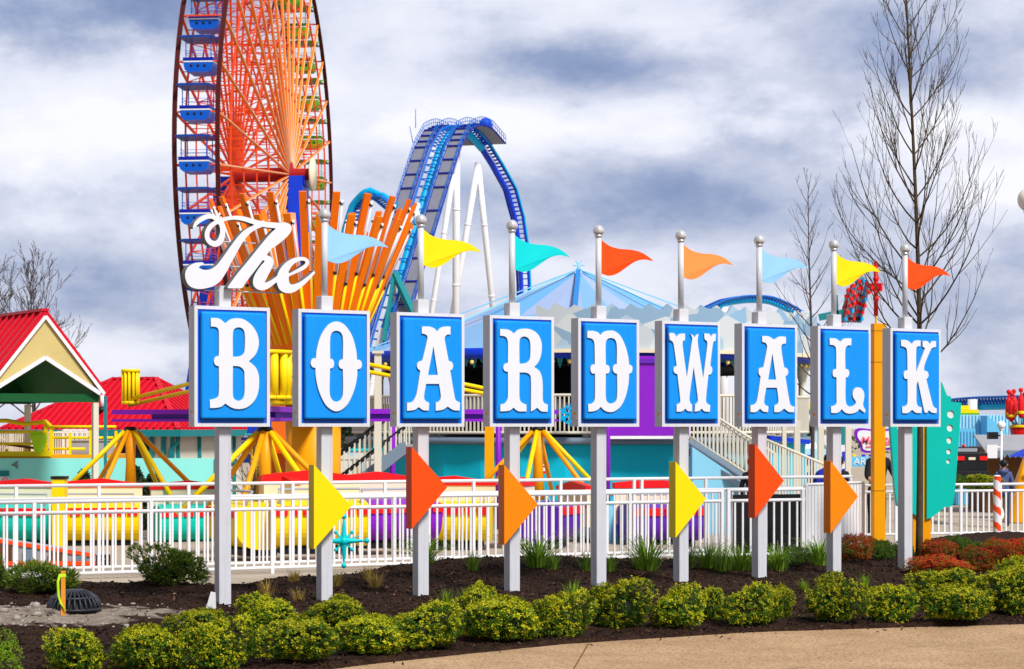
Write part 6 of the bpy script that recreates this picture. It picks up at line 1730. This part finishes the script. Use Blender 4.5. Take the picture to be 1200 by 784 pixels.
    if hood:
        q = MB(); q.lathe(L_(0,.05,1.47), [(.07*k,-.02*k),(.13*k,.0),(.12*k,.06*k),(.075*k,.075*k)], 14, axis=(W.to_3x3() @ Vector((0,.4,1)))); q.build('hood', shirt, b)
    return t
person(1027, 37.2, 1.92, R(20), 'man in black short sleeved shirt leaning behind the orange pillar', 'cloth_black', 'cloth_black', lean=.25, arms='rail')
person(1176, 53, 1.72, R(170), 'man in dark blue hoodie and black cap seen from behind at the railing', 'cloth_hoodie', 'jeans', hood=True, cap=True)
person(951, 37.8, 1.66, R(60), 'dark haired person in bright blue jacket leaning between the A and L posts', 'cloth_blue', 'cloth_black', lean=.8, arms='rail')
person(882, 38.6, 1.62, R(150), 'person in dark navy half hidden by the red arrow of the last A', 'cloth_black', 'cloth_black')
person(983, 40.5, 1.66, R(165), 'person in dark clothes almost hidden behind the L post', 'cloth_black', 'cloth_black')

# ------------------------------------------------------------------ low ride deck, red edged ramp, black cabinet behind the fences
def clutter():
    C = Vector(((367-600)/F*37, 37, 0)); G = gz(0, 37)
    t = thing('ride_platform', 'low round pale platform under the spinning ride', 'platform', (C.x, C.y, G-.12))
    q = MB(); q.lathe((C.x,C.y,G-.12), [(0,0),(6.75,0),(6.75,.12),(6.68,.14),(0,.14)], 72); q.build('deck', 'concrete', t)
    q = MB()
    for k in range(72):
        a = 2*PI*k/72; q.box((C.x+6.76*math.cos(a), C.y+6.76*math.sin(a), G-.05), (.03,.28,.05), rotz(a))
    q.build('vent_slot_trim', 'black', t)
    t = thing('red_edged_ramp', 'low grey ramp with a red edge sloping down behind the two fences', 'ramp', (P(40,0,28.3).x, 28.3, gz(0,28.3)))
    a, b = P(-40,628,28.3), P(112,651,28.3); g_ = gz(0,28.3)
    q = MB(); q.bar(a, b, .05, .05); q.build('red_edge', 'orange_red', t)
    q = MB(); q.prism([[(a.x,a.z-.03),(b.x,b.z-.03),(b.x,g_-.05),(a.x,g_-.05)]], lambda x, z, d: Vector((x, 28.3+d, z)), .0, .9); q.build('ramp_body', 'roof_grey', t)
    q = MB(); q.bar((a.x,28.26,g_+.03), (b.x+.2,28.26,g_+.03), .04, .06); q.build('kerb_edge', 'orange_red', t)
    for k in range(5):
        p = a.lerp(b, (k+.6)/5.2); q = MB(); q.box((p.x,28.27,(p.z+g_)/2), (.18,.03,max(.1,p.z-g_-.10))); q.build('panel', 'brown' if k % 2 else 'slate', t)
    v = P(121, 0, 28.0); t = thing('black_cabinet', 'small black cabinet with pale scroll marks behind the two fences', 'cabinet', (v.x, v.y, gz(0,28)))
    z0, z1 = CAMZ-177*28/F, CAMZ-150*28/F
    q = MB(); q.box((v.x,v.y,(z0+z1)/2), (.17,.16,z1-z0)); q.build('body', 'black', t, bevel=.008)
    for k in range(3):
        q = MB(); zc = z0+(z1-z0)*(.22+.28*k); q.tube([Vector((v.x+.04*math.cos(i*.6), v.y-.083, zc+.035*math.sin(i*.6))) for i in range(9)], .006, 5); q.build('scroll_mark', 'roof_grey', t)
    v = P(70, 0, 36.0); t = thing('yellow_motor_box', 'yellow box with dark rim standing between the teal and the yellow ride cars', 'box', (v.x, v.y, gz(0,36)))
    z1 = CAMZ-61*36/F
    q = MB(); q.box((v.x,v.y,(gz(0,36)+z1)/2), (.22,.3,z1-gz(0,36))); q.build('body', 'yellow', t, bevel=.01)
    q = MB(); q.box((v.x,v.y,z1+.02), (.25,.33,.05)); q.build('lid', 'black', t)
clutter()

def far_wood():
    rg = random.Random(12); q = MB()
    for i in range(7000):
        a = rg.uniform(R(-55), R(55)); rr = rg.uniform(205, 225)
        h = 1.9+.5*noise.noise(Vector((a*30, 0, 0))); z = -.75+h*rg.random()
        leaf_quads(q, Vector((rr*math.sin(a), rr*math.cos(a), z)), Vector((0,-1,.3)), .7, rg, 0)
    o = q.build('distant_hedge', 'evergreen', recalc=False); o['kind'] = 'stuff'
far_wood()
